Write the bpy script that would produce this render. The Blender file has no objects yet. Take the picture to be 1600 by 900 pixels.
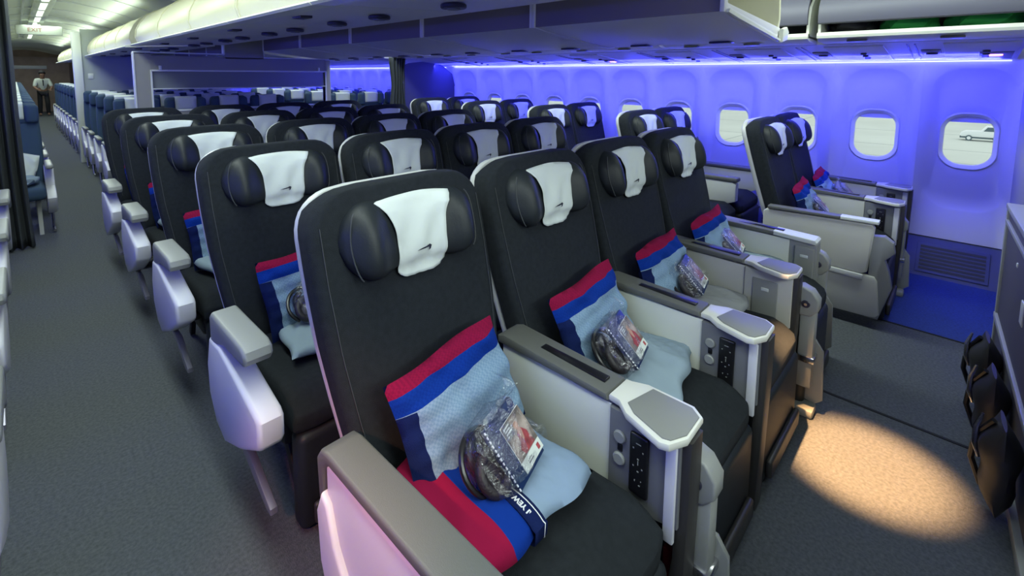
import bpy, bmesh, math, random
from mathutils import Vector, Matrix
random.seed(7)
PI = math.pi
S = bpy.context.scene
COL = S.collection

# ------------------------------------------------------------------ camera
YAW, PITCH, ROLL, FPX, CX, CY, CZ = .7730, .1044, .0032, 740.77, 748.58, 193.65, 1.4773
_F = Vector((math.sin(YAW)*math.cos(PITCH), math.cos(YAW)*math.cos(PITCH), -math.sin(PITCH)))
_r = Vector((math.cos(YAW), -math.sin(YAW), 0)); _u = _r.cross(_F)
_R = _r*math.cos(ROLL)+_u*math.sin(ROLL); _U = -_r*math.sin(ROLL)+_u*math.cos(ROLL)
cam = bpy.data.cameras.new('camera'); camo = bpy.data.objects.new('camera', cam); COL.objects.link(camo)
M4 = Matrix.Identity(4)
for i in range(3):
    M4[i][0] = _R[i]; M4[i][1] = _U[i]; M4[i][2] = -_F[i]
M4[0][3] = 0; M4[1][3] = 0; M4[2][3] = CZ
camo.matrix_world = M4
cam.sensor_width = 36; cam.sensor_fit = 'HORIZONTAL'; cam.lens = FPX/1600*36
cam.shift_x = (800-CX)/1600; cam.shift_y = (CY-450)/1600
cam.clip_start = .02; cam.clip_end = 500
S.camera = camo

# ------------------------------------------------------------------ world, exposure, lights
S.view_settings.view_transform = 'Standard'; S.view_settings.look = 'None'
S.view_settings.gamma = 1; S.view_settings.use_curve_mapping = False
S.view_settings.exposure = 0.6
W = bpy.data.worlds.new('overcast'); S.world = W; W.use_nodes = True
W.node_tree.nodes['Background'].inputs[0].default_value = (.76, .84, .83, 1)
W.node_tree.nodes['Background'].inputs[1].default_value = .80

def area(name, loc, rot, sx, sy, power, color):
    l = bpy.data.lights.new(name, 'AREA'); l.shape = 'RECTANGLE'; l.size = sx; l.size_y = sy
    l.energy = power; l.color = color
    o = bpy.data.objects.new(name, l); o.location = loc; o.rotation_euler = rot; COL.objects.link(o)
    return o
def spot(name, loc, target, power, color, ang, blend=.3, size=.02):
    l = bpy.data.lights.new(name, 'SPOT'); l.energy = power; l.color = color
    l.spot_size = ang; l.spot_blend = blend; l.shadow_soft_size = size
    o = bpy.data.objects.new(name, l); o.location = loc
    d = Vector(target)-Vector(loc); o.rotation_euler = d.to_track_quat('-Z', 'Y').to_euler(); COL.objects.link(o)
    return o
WHITE = (.86, 1, .93)
CEILX = (.30, 3.12)
# cabin ceiling wash over both aisles of the premium cabin and the brighter economy cabin
area('ceiling_wash_light', (.28, 1.9, 2.33), (0, 0, 0), .35, 7.4, 58, WHITE)
area('ceiling_wash_light', (3.14, 2.7, 2.33), (0, 0, 0), .30, 6.0, 52, WHITE)
area('ceiling_wash_light', (.40, 8.2, 2.30), (0, 0, 0), .5, 3.6, 24, (.86, 1, .86))
area('ceiling_wash_light', (.40, 16.5, 2.30), (0, 0, 0), .5, 12, 75, (.86, 1, .86))
area('ceiling_cove_light', (.98, 8.2, 2.16), (PI, -.5, 0), .12, 3.6, 3, (.85, 1, .84))
area('ceiling_cove_light', (.98, 14.8, 2.16), (PI, -.5, 0), .12, 8.5, 7, (.85, 1, .84))
BLU = (.05, .055, 1)
for _x, _a in ((4.46, -1.05), (-1.04, 1.05)):
    area('blue_wash_light', (_x, 2.7, 1.600), (0, _a, 0), .03, 5.7, (37 if _x > 1 else 22), BLU)
    area('blue_wash_light', (_x+(.355 if _x > 1 else -.355), 2.7, 1.572), (0, (1.25 if _x > 1 else -1.25), 0), .005, 5.7, (38 if _x > 1 else 14), BLU)
    area('blue_wash_light', (_x+(.355 if _x > 1 else -.355), 11.0, 1.572), (0, (1.57 if _x > 1 else -1.57), 0), .005, 10.5, 30, BLU)
    area('blue_wash_light', (_x, 11.0, 1.600), (0, _a, 0), .03, 10.5, 60, BLU)
area('ceiling_wash_light', (3.14, 8.4, 2.33), (0, 0, 0), .30, 4, 24, WHITE)
area('front_fill_light', (1.15, -1.55, 2.15), (1.15, 0, .08), 2.6, .4, 30, (.88, 1, .95))  # added fill lamp behind the camera, brightens the seat fronts
spot('reading_beam', (1.93, .60, 1.80), (2.22, .17, 0), 1150, (1, .54, .22), math.radians(19), .8, .015)
spot('reading_beam', (-.55, .30, 1.70), (.46, .98, .35), 85, (1, .40, .22), math.radians(34), 1, .03)

# ------------------------------------------------------------------ materials
def mat(name, color, rough=.6, metal=0, bump=0, bscale=300, var=0, vscale=4, spec=None, emit=None, estr=0, alpha=None):
    m = bpy.data.materials.new(name); m.use_nodes = True
    nt = m.node_tree; p = nt.nodes['Principled BSDF']
    c = (*color, 1)
    p.inputs['Base Color'].default_value = c; p.inputs['Roughness'].default_value = rough
    p.inputs['Metallic'].default_value = metal
    if spec is not None: p.inputs['Specular IOR Level'].default_value = spec
    if emit: p.inputs['Emission Color'].default_value = (*emit, 1); p.inputs['Emission Strength'].default_value = estr
    if bump or var:
        tc = nt.nodes.new('ShaderNodeTexCoord')
    if bump:
        n = nt.nodes.new('ShaderNodeTexNoise'); n.inputs['Scale'].default_value = bscale; n.inputs['Detail'].default_value = 3
        b = nt.nodes.new('ShaderNodeBump'); b.inputs['Strength'].default_value = bump; b.inputs['Distance'].default_value = .004
        nt.links.new(tc.outputs['Object'], n.inputs['Vector']); nt.links.new(n.outputs['Fac'], b.inputs['Height'])
        nt.links.new(b.outputs['Normal'], p.inputs['Normal'])
    if var:
        n = nt.nodes.new('ShaderNodeTexNoise'); n.inputs['Scale'].default_value = vscale; n.inputs['Detail'].default_value = 6
        r = nt.nodes.new('ShaderNodeValToRGB')
        r.color_ramp.elements[0].position = .3; r.color_ramp.elements[1].position = .7
        r.color_ramp.elements[0].color = (*[max(0, v*(1-var)) for v in color], 1)
        r.color_ramp.elements[1].color = (*[min(1, v*(1+var)) for v in color], 1)
        nt.links.new(tc.outputs['Object'], n.inputs['Vector']); nt.links.new(n.outputs['Fac'], r.inputs['Fac'])
        nt.links.new(r.outputs['Color'], p.inputs['Base Color'])
    return m
def bands(name, stops, axis, rough=.8, bump=.3, bscale=400, dots=None):
    """fabric with woven stripes along one object axis"""
    m = mat(name, stops[0][1], .95, bump=bump, bscale=bscale, spec=.15); nt = m.node_tree; p = nt.nodes['Principled BSDF']
    tc = nt.nodes.new('ShaderNodeTexCoord'); sx = nt.nodes.new('ShaderNodeSeparateXYZ')
    nt.links.new(tc.outputs['Object'], sx.inputs[0])
    mr = nt.nodes.new('ShaderNodeMapRange'); mr.inputs['From Min'].default_value = -.25; mr.inputs['From Max'].default_value = .25
    nt.links.new(sx.outputs[axis], mr.inputs['Value'])
    r = nt.nodes.new('ShaderNodeValToRGB'); r.color_ramp.interpolation = 'CONSTANT'
    els = r.color_ramp.elements
    for i, (v, c) in enumerate(stops):
        pos = (v+.25)/.5
        e = els[0] if i == 0 else (els[1] if i == 1 else els.new(pos))
        e.position = pos; e.color = (*c, 1)
    nt.links.new(mr.outputs[0], r.inputs['Fac'])
    if dots:
        ck = nt.nodes.new('ShaderNodeTexChecker'); ck.inputs['Scale'].default_value = dots
        ck.inputs[1].default_value = (1, 1, 1, 1); ck.inputs[2].default_value = (.72, .78, .85, 1)
        nt.links.new(tc.outputs['Object'], ck.inputs['Vector'])
        mx = nt.nodes.new('ShaderNodeMix'); mx.data_type = 'RGBA'; mx.blend_type = 'MULTIPLY'; mx.inputs[0].default_value = .8
        nt.links.new(r.outputs['Color'], mx.inputs[6]); nt.links.new(ck.outputs['Color'], mx.inputs[7])
        nt.links.new(mx.outputs[2], p.inputs['Base Color'])
    else:
        nt.links.new(r.outputs['Color'], p.inputs['Base Color'])
    return m
MT = {}
MT['carpet'] = mat('carpet', (.072, .080, .090), .95, bump=1, bscale=260, var=.28, vscale=90)
MT['carpetbluelit'] = mat('carpet_blue_lit', (.02, .045, .22), .95, bump=1, bscale=260, var=.2, vscale=90)  # carpet by the right wall, glow of the blue lighting put into its colour
MT['seam'] = mat('carpet_seam', (.008, .009, .012), .9)
MT['wall'] = mat('wall_panel', (.66, .66, .70), .55, bump=.04, bscale=200)
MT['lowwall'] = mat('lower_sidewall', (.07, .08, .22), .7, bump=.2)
MT['vent'] = mat('vent_grille', (.02, .02, .05), .6)
MT['bezel'] = mat('window_bezel', (.72, .73, .76), .35)
MT['psu'] = mat('service_panel', (.58, .58, .64), .5)
MT['psudark'] = mat('service_dark', (.03, .03, .05), .4)
MT['binund'] = mat('bin_underside', (.68, .68, .70), .5, bump=.05)
MT['bincream'] = mat('bin_cream', (.62, .61, .42), .45)
MT['binbrown'] = mat('bin_inner_face', (.17, .15, .17), .5)
MT['bindoorshade'] = mat('bin_door_shaded', (.11, .11, .15), .5)  # right side-bin doors, shade put into the colour as a darker tone
MT['lip'] = mat('bin_lip', (.72, .74, .64), .4)
MT['ceil'] = mat('ceiling_panel', (.72, .76, .66), .6)
MT['fabric'] = mat('seat_fabric', (.018, .022, .027), .92, spec=.2, bump=.8, bscale=700, var=.15, vscale=60)
MT['leather'] = mat('headrest_leather', (.014, .018, .022), .5, spec=.35, bump=.12, bscale=160)
MT['piping'] = mat('seat_piping', (.040, .045, .050), .6)
MT['shell'] = mat('seat_shell', (.50, .51, .50), .4)
MT['cover'] = mat('headrest_cloth', (.60, .65, .64), .85, bump=.35, bscale=40)
MT['ink'] = mat('ribbon_ink', (.01, .012, .03), .6)
MT['armtop'] = mat('armrest_cap', (.115, .118, .108), .5, bump=.15, bscale=500)
MT['armgrey'] = mat('armrest_silver', (.26, .27, .26), .42, bump=.05)
MT['panel'] = mat('console_panel', (.62, .64, .58), .5)
MT['outpanel'] = mat('outer_panel', (.60, .60, .62), .4)
MT['beige'] = mat('window_console', (.50, .50, .46), .5)
MT['postdark'] = mat('post_dark', (.035, .033, .032), .45)
MT['gplast'] = mat('grey_plastic', (.15, .155, .17), .45)
MT['tblrim'] = mat('table_rim', (.66, .66, .60), .35)
MT['tbl'] = mat('table_inset', (.21, .215, .20), .5)
MT['black'] = mat('black_plastic', (.008, .008, .01), .3)
MT['dark'] = mat('dark_frame', (.016, .016, .018), .5)
MT['chrome'] = mat('chrome', (.6, .6, .62), .2, metal=1)
MT['whitep'] = mat('white_plastic', (.62, .62, .68), .4)
MT['steel'] = mat('brushed_bar', (.35, .34, .42), .35, metal=.7)
MT['red'] = mat('red_strap', (.35, .01, .03), .6)
NAVY = (.006, .014, .075); MAG = (.22, .004, .038); BLUE = (.002, .028, .24); PALE = (.21, .31, .43)
MT['pillow'] = bands('pillow_fabric', [(-.25, PALE), (.074, BLUE), (.118, MAG)], 2, dots=160, bump=.2, bscale=60)
MT['navyfab'] = mat('navy_fabric', (.006, .013, .070), .95, spec=.1, bump=.3)
MT['blanket'] = bands('blanket_fabric', [(-.25, NAVY), (-.175, MAG), (-.105, BLUE), (-.04, NAVY), (-.01, (.22, .30, .42))], 0, bump=.3, bscale=50)
MT['palefab'] = mat('pale_blanket', (.24, .31, .38), .95, spec=.15, bump=.5, bscale=40)
MT['greyfab'] = mat('grey_blanket', (.20, .21, .23), .8, bump=.5, bscale=40)
MT['bandtxt'] = mat('band_text', (.7, .72, .78), .7)
MT['booklet'] = mat('booklet_navy', (.006, .022, .085), .35)
MT['card'] = mat('card_white', (.62, .66, .64), .5)
MT['photo'] = mat('card_photo', (.22, .18, .16), .5, var=.8, vscale=28)
MT['photored'] = mat('photo_red', (.28, .04, .05), .5, var=.4, vscale=60)
MT['skinpic'] = mat('photo_skin', (.45, .25, .18), .5)
MT['foam'] = mat('headset_foam', (.015, .012, .016), .5, bump=.4, bscale=200)
MT['ecoback'] = mat('economy_fabric', (.030, .062, .115), .85, bump=.6, bscale=500)
MT['curtain'] = mat('curtain_fabric', (.035, .042, .050), .9, bump=.3, bscale=300)
MT['divider'] = mat('class_divider', (.050, .050, .10), .8, bump=.1)
MT['partition'] = mat('partition_face', (.25, .25, .235), .6, bump=.1)
MT['partglass'] = mat('partition_panel', (.15, .17, .19), .25)
MT['trimw'] = mat('white_trim', (.62, .65, .62), .35)
MT['parteco'] = mat('economy_partition', (.36, .40, .39), .5, var=.05, vscale=3)
MT['bulk'] = mat('bulkhead_dark', (.060, .058, .066), .6, bump=.1)
MT['bulkgrey'] = mat('bulkhead_grey', (.28, .28, .31), .5)
MT['tarmac'] = mat('tarmac', (.62, .66, .62), .9, var=.10, vscale=.05)
MT['tarline'] = mat('tarmac_joint', (.38, .42, .42), .9)
MT['truck'] = mat('truck_paint', (.85, .9, .92), .4)
MT['truckd'] = mat('truck_dark', (.10, .15, .18), .5)
MT['skin'] = mat('skin', (.22, .12, .08), .6)
MT['shirt'] = mat('shirt_cloth', (.55, .60, .55), .8)
MT['trouser'] = mat('dark_cloth', (.012, .012, .015), .8)
MT['brown'] = mat('brown_bulkhead', (.32, .24, .18), .6, var=.2, vscale=3)
MT['greenfab'] = mat('green_blanket', (.02, .30, .05), .8, bump=.5, bscale=40)
MT['led'] = mat('led_strip', (.2, .2, .9), .5, emit=(.40, .46, 1), estr=2.2)
MT['amber'] = mat('amber_sign', (.8, .2, .02), .5, emit=(1, .26, .03), estr=5)
MT['lamp'] = mat('light_diffuser', (.9, .95, .85), .5, emit=(.85, 1, .84), estr=.9)
MT['signw'] = mat('sign_face', (.42, .46, .40), .5)
MT['signt'] = mat('sign_letters', (.25, .12, .08), .5)

def clear(name, tint=(1, 1, 1), fac=.12, rough=.05, bump=0, bscale=30, foil=0):
    m = bpy.data.materials.new(name); m.use_nodes = True; nt = m.node_tree; nt.nodes.clear()
    o = nt.nodes.new('ShaderNodeOutputMaterial'); t = nt.nodes.new('ShaderNodeBsdfTransparent'); g = nt.nodes.new('ShaderNodeBsdfGlossy')
    t.inputs[0].default_value = (*tint, 1); g.inputs['Roughness'].default_value = rough
    mx = nt.nodes.new('ShaderNodeMixShader'); lw = nt.nodes.new('ShaderNodeLayerWeight'); lw.inputs['Blend'].default_value = .35
    ad = nt.nodes.new('ShaderNodeMath'); ad.operation = 'MULTIPLY_ADD'; ad.inputs[1].default_value = .5; ad.inputs[2].default_value = fac; ad.use_clamp = True
    if bump:
        tc = nt.nodes.new('ShaderNodeTexCoord'); n = nt.nodes.new('ShaderNodeTexNoise'); n.inputs['Scale'].default_value = bscale; n.inputs['Detail'].default_value = 4
        n.inputs['Distortion'].default_value = 1.2
        b = nt.nodes.new('ShaderNodeBump'); b.inputs['Strength'].default_value = bump; b.inputs['Distance'].default_value = .02
        nt.links.new(tc.outputs['Object'], n.inputs['Vector']); nt.links.new(n.outputs['Fac'], b.inputs['Height'])
        nt.links.new(b.outputs['Normal'], g.inputs['Normal']); nt.links.new(b.outputs['Normal'], lw.inputs['Normal'])
    nt.links.new(lw.outputs['Facing'], ad.inputs[0]); nt.links.new(ad.outputs[0], mx.inputs[0])
    nt.links.new(t.outputs[0], mx.inputs[1]); nt.links.new(g.outputs[0], mx.inputs[2]); nt.links.new(mx.outputs[0], o.inputs[0])
    return m
MT['glass'] = clear('window_glass', (.97, .99, .98), .02)
MT['plastic'] = clear('clear_plastic', (.98, .98, 1), .10, .10, .5, 60)

# ------------------------------------------------------------------ helpers
def T(x=0, y=0, z=0): return Matrix.Translation((x, y, z))
def RX(a): return Matrix.Rotation(a, 4, 'X')
def RY(a): return Matrix.Rotation(a, 4, 'Y')
def RZ(a): return Matrix.Rotation(a, 4, 'Z')
def box(bm, x0, x1, y0, y1, z0, z1, r=0, seg=2, mx=None, mi=0):
    res = bmesh.ops.create_cube(bm, size=1); vs = res['verts']
    c = Vector(((x0+x1)/2, (y0+y1)/2, (z0+z1)/2))
    for v in vs:
        v.co = Vector((v.co.x*(x1-x0), v.co.y*(y1-y0), v.co.z*(z1-z0)))+c
    es = list({e for v in vs for e in v.link_edges})
    fs = set()
    if r > 0:
        r = min(r, .49*min(abs(x1-x0), abs(y1-y0), abs(z1-z0)))
        rr = bmesh.ops.bevel(bm, geom=es, offset=r, segments=seg, profile=.5, affect='EDGES')
        vs = list({v for f in rr['faces'] for v in f.verts})
        vs = list(set(vs))
        # collect the whole island
        seen = set(vs); st = list(vs)
        while st:
            v = st.pop()
            for e in v.link_edges:
                w = e.other_vert(v)
                if w not in seen: seen.add(w); st.append(w)
        vs = list(seen)
    if mx is not None:
        for v in vs: v.co = mx @ v.co
    if mi:
        for f in {f for v in vs for f in v.link_faces}: f.material_index = mi
    return vs
def prism(bm, pts, axis, a0, a1, bev=0, seg=2, mx=None):
    """closed polygon extruded along an axis: pts are the two other coordinates in order"""
    def mk(p, a):
        if axis == 'x': return Vector((a, p[0], p[1]))
        if axis == 'y': return Vector((p[0], a, p[1]))
        return Vector((p[0], p[1], a))
    n = len(pts)
    A = [bm.verts.new(mk(p, a0)) for p in pts]; B = [bm.verts.new(mk(p, a1)) for p in pts]
    fs = [bm.faces.new(A), bm.faces.new(B[::-1])]
    for i in range(n): fs.append(bm.faces.new([A[i], B[i], B[(i+1) % n], A[(i+1) % n]]))
    bmesh.ops.recalc_face_normals(bm, faces=fs)
    if bev:
        es = [e for e in set(e for f in fs[:2] for e in f.edges)]
        bmesh.ops.bevel(bm, geom=es, offset=bev, segments=seg, profile=.5, affect='EDGES')
    if mx is not None:
        for v in A+B:
            if v.is_valid: v.co = mx @ v.co
def loft(bm, rings, cap=True, closed=True):
    VR = [[bm.verts.new(p) for p in r] for r in rings]
    n = len(VR[0]); fs = []
    for a, b in zip(VR[:-1], VR[1:]):
        for i in range(n if closed else n-1):
            fs.append(bm.faces.new([a[i], a[(i+1) % n], b[(i+1) % n], b[i]]))
    if cap:
        fs.append(bm.faces.new(VR[0][::-1])); fs.append(bm.faces.new(VR[-1]))
    bmesh.ops.recalc_face_normals(bm, faces=fs)
    return VR
def tube(bm, pts, r, n=10, cap=True):
    pts = [Vector(p) for p in pts]; rings = []
    up = None
    for i, p in enumerate(pts):
        d = (pts[min(i+1, len(pts)-1)]-pts[max(i-1, 0)]).normalized()
        if up is None: up = Vector((0, 0, 1)) if abs(d.z) < .9 else Vector((1, 0, 0))
        s = d.cross(up).normalized(); t = s.cross(d).normalized(); up = t
        rr = r[i] if isinstance(r, (list, tuple)) else r
        rings.append([p+s*(rr*math.cos(2*PI*k/n))+t*(rr*math.sin(2*PI*k/n)) for k in range(n)])
    loft(bm, rings, cap)
def cyl(bm, c, axis, r, h, n=20, bev=0):
    c = Vector(c); a = Vector(axis).normalized()
    tube(bm, [c-a*h/2, c-a*(h/2-bev), c+a*(h/2-bev), c+a*h/2] if bev else [c-a*h/2, c+a*h/2], [r-bev, r, r, r-bev] if bev else r, n)
def grid(bm, fn, nu, nv):
    V = [[bm.verts.new(fn(i/(nu-1), j/(nv-1))) for j in range(nv)] for i in range(nu)]
    for i in range(nu-1):
        for j in range(nv-1):
            bm.faces.new([V[i][j], V[i+1][j], V[i+1][j+1], V[i][j+1]])
    return V
def obj(name, bm, m, parent=None, smooth=True, ang=40, solid=0, sub=0):
    me = bpy.data.meshes.new(name)
    bm.normal_update()
    bm.to_mesh(me); bm.free()
    for mm in (m if isinstance(m, (list, tuple)) else [m]): me.materials.append(MT[mm])
    if smooth:
        me.shade_smooth()
        try: me.set_sharp_from_angle(angle=math.radians(ang))
        except Exception: pass
    o = bpy.data.objects.new(name, me); COL.objects.link(o)
    if parent: o.parent = parent
    if solid:
        md = o.modifiers.new('thickness', 'SOLIDIFY'); md.thickness = solid; md.offset = 0
    if sub:
        md = o.modifiers.new('subd', 'SUBSURF'); md.levels = sub; md.render_levels = sub
    return o
def NB(): return bmesh.new()
def thing(name, loc=(0, 0, 0), rz=0):
    o = bpy.data.objects.new(name, None); o.location = loc; o.rotation_euler = (0, 0, rz); o.empty_display_size = .1
    COL.objects.link(o); return o
def tag(o, label=None, cat=None, group=None, kind=None):
    if label: o['label'] = label
    if cat: o['category'] = cat
    if group: o['group'] = group
    if kind: o['kind'] = kind
    return o
def struct(o): o['kind'] = 'structure'; return o
def dup(root, loc=None, rot=None):
    def rec(o, par):
        c = o.copy(); COL.objects.link(c); c.parent = par
        for ch in o.children: rec(ch, c)
        return c
    kids = {o: list(o.children) for o in [root]}
    c = root.copy(); COL.objects.link(c)
    for ch in kids[root]: rec(ch, c)
    if loc is not None: c.location = loc
    if rot is not None: c.rotation_euler = rot
    return c
def rrect(a, b, r, n=8, cx=0, cy=0):
    pts = []
    for (sx, sy, a0) in ((1, 1, 0), (-1, 1, PI/2), (-1, -1, PI), (1, -1, 3*PI/2)):
        for k in range(n+1):
            t = a0+PI/2*k/n
            pts.append((cx+sx*(a-r)+r*math.cos(t), cy+sy*(b-r)+r*math.sin(t)))
    return pts
MX = 3.42                                   # cabin centre line at x = 1.71: mirrored x = MX - x

# ================================================================== SETTING
YF, YB = -2.2, 26.0
# floor
bm = NB(); box(bm, -1.45, 4.87, YF, YB, -.10, 0); struct(obj('floor', bm, 'carpet', smooth=False))
bm = NB(); box(bm, 2.612, 2.626, -.12, .50, 0, .003); box(bm, 3.66, 3.674, -.2, 5.5, 0, .003); struct(obj('trim_1', bm, 'seam', smooth=False))
bm = NB(); box(bm, 3.674, 4.715, -.25, 5.5, 0, .002); struct(obj('trim_50', bm, 'carpetbluelit', smooth=False))

# side walls: curved lining with a scooped surround about each window
def wallx(z):
    P = [(0, 4.72), (.27, 4.86), (.5, 4.90), (1.0, 4.925), (1.3, 4.90), (1.575, 4.85), (1.7, 4.83), (2.0, 4.6)]
    for (za, xa), (zb, xb) in zip(P[:-1], P[1:]):
        if z <= zb: return xa+(xb-xa)*(z-za)/(zb-za)
    return P[-1][1]
PITCHW = .533; Y0W = -.0356; ZW0, ZW1 = .27, 1.575; WZ = 1.0
NWIN = 46
def sm(t): t = max(0, min(1, t)); return t*t*(3-2*t)
def wall_cell(bm, yc, side, first):
    N = 9
    hole = rrect(.128, .178, .105, N, 0, WZ)
    bz = rrect(.150, .203, .125, N, 0, WZ)
    ri = rrect(.180, .475, .13, N, 0, 1.005)
    ro = rrect(.205, .515, .15, N, 0, 1.010)
    re = rrect(.214, .525, .15, N, 0, 1.010)
    rc = rrect(PITCHW/2, (ZW1-ZW0)/2, .001, N, 0, (ZW0+ZW1)/2)
    def dp(yy, zz, d): 
        return Vector((side(wallx(zz)+d), yc+yy, zz))
    rings = []
    rings.append([dp(y, z, .075) for y, z in hole])
    rings.append([dp(y, z, .045) for y, z in bz])
    for k in (.25, .5, .75):
        rings.append([dp(b[0]+(i[0]-b[0])*k, b[1]+(i[1]-b[1])*k, .045-(.010*k if i[1] < WZ else -.004*k)) for b, i in zip(bz, ri)])
    rings.append([dp(y, z, .046 if z > WZ else .030) for y, z in ri])
    rings.append([dp(y, z, .010) for y, z in ro])
    rings.append([dp(y, z, 0) for y, z in re])
    rings.append([dp(y, z, 0) for y, z in rc])
    loft(bm, rings, cap=False)
def side_wall(name, side, nwin, joint):
    bm = NB()
    for n in range(-1 if side(0) > 1 else 0, nwin):
        wall_cell(bm, Y0W+n*PITCHW, side, n == 0)
    ya, yb = Y0W-1.5*PITCHW-1.7, Y0W+(nwin-.5)*PITCHW
    # below and above the windows
    zz = [ZW1, 1.63, 1.7, 2.0, 2.3]
    for (z0, z1) in zip(zz[:-1], zz[1:]):
        bm.faces.new([bm.verts.new(p) for p in ((side(wallx(z0)), ya, z0), (side(wallx(z0)), yb, z0), (side(wallx(z1)), yb, z1), (side(wallx(z1)), ya, z1))])
    # plain lining forward of the first window
    zs = [ZW0, .5, 1.0, 1.3, ZW1]
    yc0 = Y0W-(1.5 if side(0) > 1 else .5)*PITCHW
    for z0, z1 in zip(zs[:-1], zs[1:]):
        bm.faces.new([bm.verts.new(p) for p in ((side(wallx(z0)), ya, z0), (side(wallx(z0)), yc0, z0), (side(wallx(z1)), yc0, z1), (side(wallx(z1)), ya, z1))])
    bmesh.ops.recalc_face_normals(bm, faces=bm.faces[:])
    o = obj(name, bm, 'wall', ang=50); struct(o)
    # low dado panel, panel joints
    bm = NB()
    for (z0, z1, d) in ((.0, .26, .0),):
        prism(bm, [(side(wallx(0)), 0), (side(wallx(.27)+.005), .262), (side(wallx(.27)+.05), .262), (side(wallx(0)+.1), 0)], 'y', ya, yb)
    return struct(obj(joint, bm, 'lowwall', smooth=False))
R_ = lambda x: x
L_ = lambda x: MX-x
side_wall('wall_right', R_, NWIN, 'baseboard_right')
side_wall('wall_left', L_, NWIN, 'baseboard_left')
# panel joints on the right wall and vent grilles low down
bm = NB()
for n in range(0, 12):
    y = Y0W+(2*n+1.5)*PITCHW
    for z0, z1 in ((.27, .5), (.5, 1.0), (1.0, 1.3), (1.3, 1.575)):
        prism(bm, [(wallx(z0)-.002, z0), (wallx(z1)-.002, z1), (wallx(z1)+.004, z1), (wallx(z0)+.004, z0)], 'y', y, y+.006)
struct(obj('trim_2', bm, 'psu', smooth=False))
for k in range(5):
    yc = -.02+k*1.066
    bm = NB()
    def vx(z): return 4.72+.14*z/.262
    prism(bm, [(vx(.03)-.008, .03), (vx(.225)-.008, .225), (vx(.225)+.03, .225), (vx(.03)+.03, .03)], 'y', yc-.19, yc+.19, bev=.004)
    r = obj('floor_vent', bm, 'lowwall'); 
    bm = NB()
    for j in range(7):
        z = .05+j*.024
        prism(bm, [(vx(z)-.011, z), (vx(z+.014)-.011, z+.014), (vx(z+.014)+.0, z+.014), (vx(z)+.0, z)], 'y', yc-.17, yc+.17)
    obj('grille_slats', bm, 'vent', r, smooth=False)
    tag(r, ['low dark air grille in the blue-lit sidewall nearest the bulkhead', 'low air grille in the sidewall beside the front window pair',
            'low air grille in the sidewall beside the second window pair', 'low air grille in the sidewall beside the third window pair',
            'low air grille in the sidewall beside the fourth window pair'][k], 'vent', 'air grilles low on the right sidewall')
# windows
wn = 0
for side, rng in ((R_, range(0, 34)), (L_, range(0, 34))):
    for n in rng:
        yc = Y0W+n*PITCHW; wn += 1
        bm = NB(); N = 10
        prof = [(.128, .178, .105, .078), (.133, .183, .108, .066), (.150, .203, .125, .036), (.158, .212, .13, .046)]
        loft(bm, [[Vector((side(wallx(z)+d), yc+y, z)) for y, z in rrect(a, b, r, N, 0, WZ)] for a, b, r, d in prof], cap=False)
        w = obj('window_%d' % wn, bm, 'bezel', None, solid=.003); struct(w)
        bm = NB()
        pts = rrect(.132, .182, .107, N, 0, WZ)
        sh = (side is L_) or (yc > 5.4)
        if sh:
            bm.faces.new([bm.verts.new((side(wallx(z)+.074), yc+y, z)) for y, z in pts]); obj('window_shade', bm, 'bezel', w, smooth=False, solid=.004)
        else:
            bm.faces.new([bm.verts.new((side(wallx(z)+.084), yc+y, z)) for y, z in pts]); obj('window_pane', bm, 'glass', w, smooth=False)
            bm = NB(); prism(bm, [(-.124+yc, WZ+.137), (.124+yc, WZ+.137), (.120+yc, WZ+.157), (.085+yc, WZ+.181), (-.085+yc, WZ+.181), (-.120+yc, WZ+.157)], 'x', side(wallx(1.15)+.078), side(wallx(1.15)+.072))
            obj('window_shade', bm, 'psu', w, smooth=False)
# outer skin keeps daylight out around the openings
bm = NB()
for s in (R_, L_):
    for yc in [Y0W+n*PITCHW for n in range(-4, NWIN+1)]:
        ww = (s is R_) and (-1 < (yc-Y0W)/PITCHW < 10.4) and round((yc-Y0W)/PITCHW) >= 0
        n = 9
        ins = rrect(.150, .205, .12, n, 0, WZ); out = rrect(PITCHW/2, 1.25, .001, n, 0, 1.15)
        X = s(5.035)
        if ww:
            loft(bm, [[Vector((X, yc+y, z)) for y, z in ins], [Vector((X, yc+y, z)) for y, z in out]], cap=False)
        else:
            bm.faces.new([bm.verts.new((X, yc+y, z)) for y, z in ((-PITCHW/2, -.1), (PITCHW/2, -.1), (PITCHW/2, 2.4), (-PITCHW/2, 2.4))])
bmesh.ops.recalc_face_normals(bm, faces=bm.faces[:])
struct(obj('wall_outer', bm, 'gplast', smooth=False))
# ceiling: vaulted over each aisle
CP = [(-1.62, 2.10), (-1.2, 2.12), (-.75, 2.16), (-.45, 2.24), (-.2, 2.31), (.1, 2.365), (.35, 2.38), (.6, 2.365), (.85, 2.32), (1.1, 2.25), (1.35, 2.20), (1.71, 2.18)]
CPR = CP+[(MX-x, z) for x, z in CP[-2::-1]]
bm = NB()
prism(bm, CPR+[(5.1, 2.50), (-1.68, 2.50)], 'y', YF, YB)
bmesh.ops.recalc_face_normals(bm, faces=bm.faces[:])
struct(obj('ceiling', bm, 'ceil', ang=60))
k = 3
for yy in [5.75, 6.9, 7.95, 9.0, 10.1, 11.2, 12.3, 13.4, 14.5, 15.6, 16.7, 17.8]:
    bm = NB()
    prs = [(x, z-.012) for x, z in CP[2:-1]]
    prism(bm, prs+[(x, z+.002) for x, z in CP[2:-1]][::-1], 'y', yy, yy+.07)
    struct(obj('trim_%d' % k, bm, 'trimw')); k += 1
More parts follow.
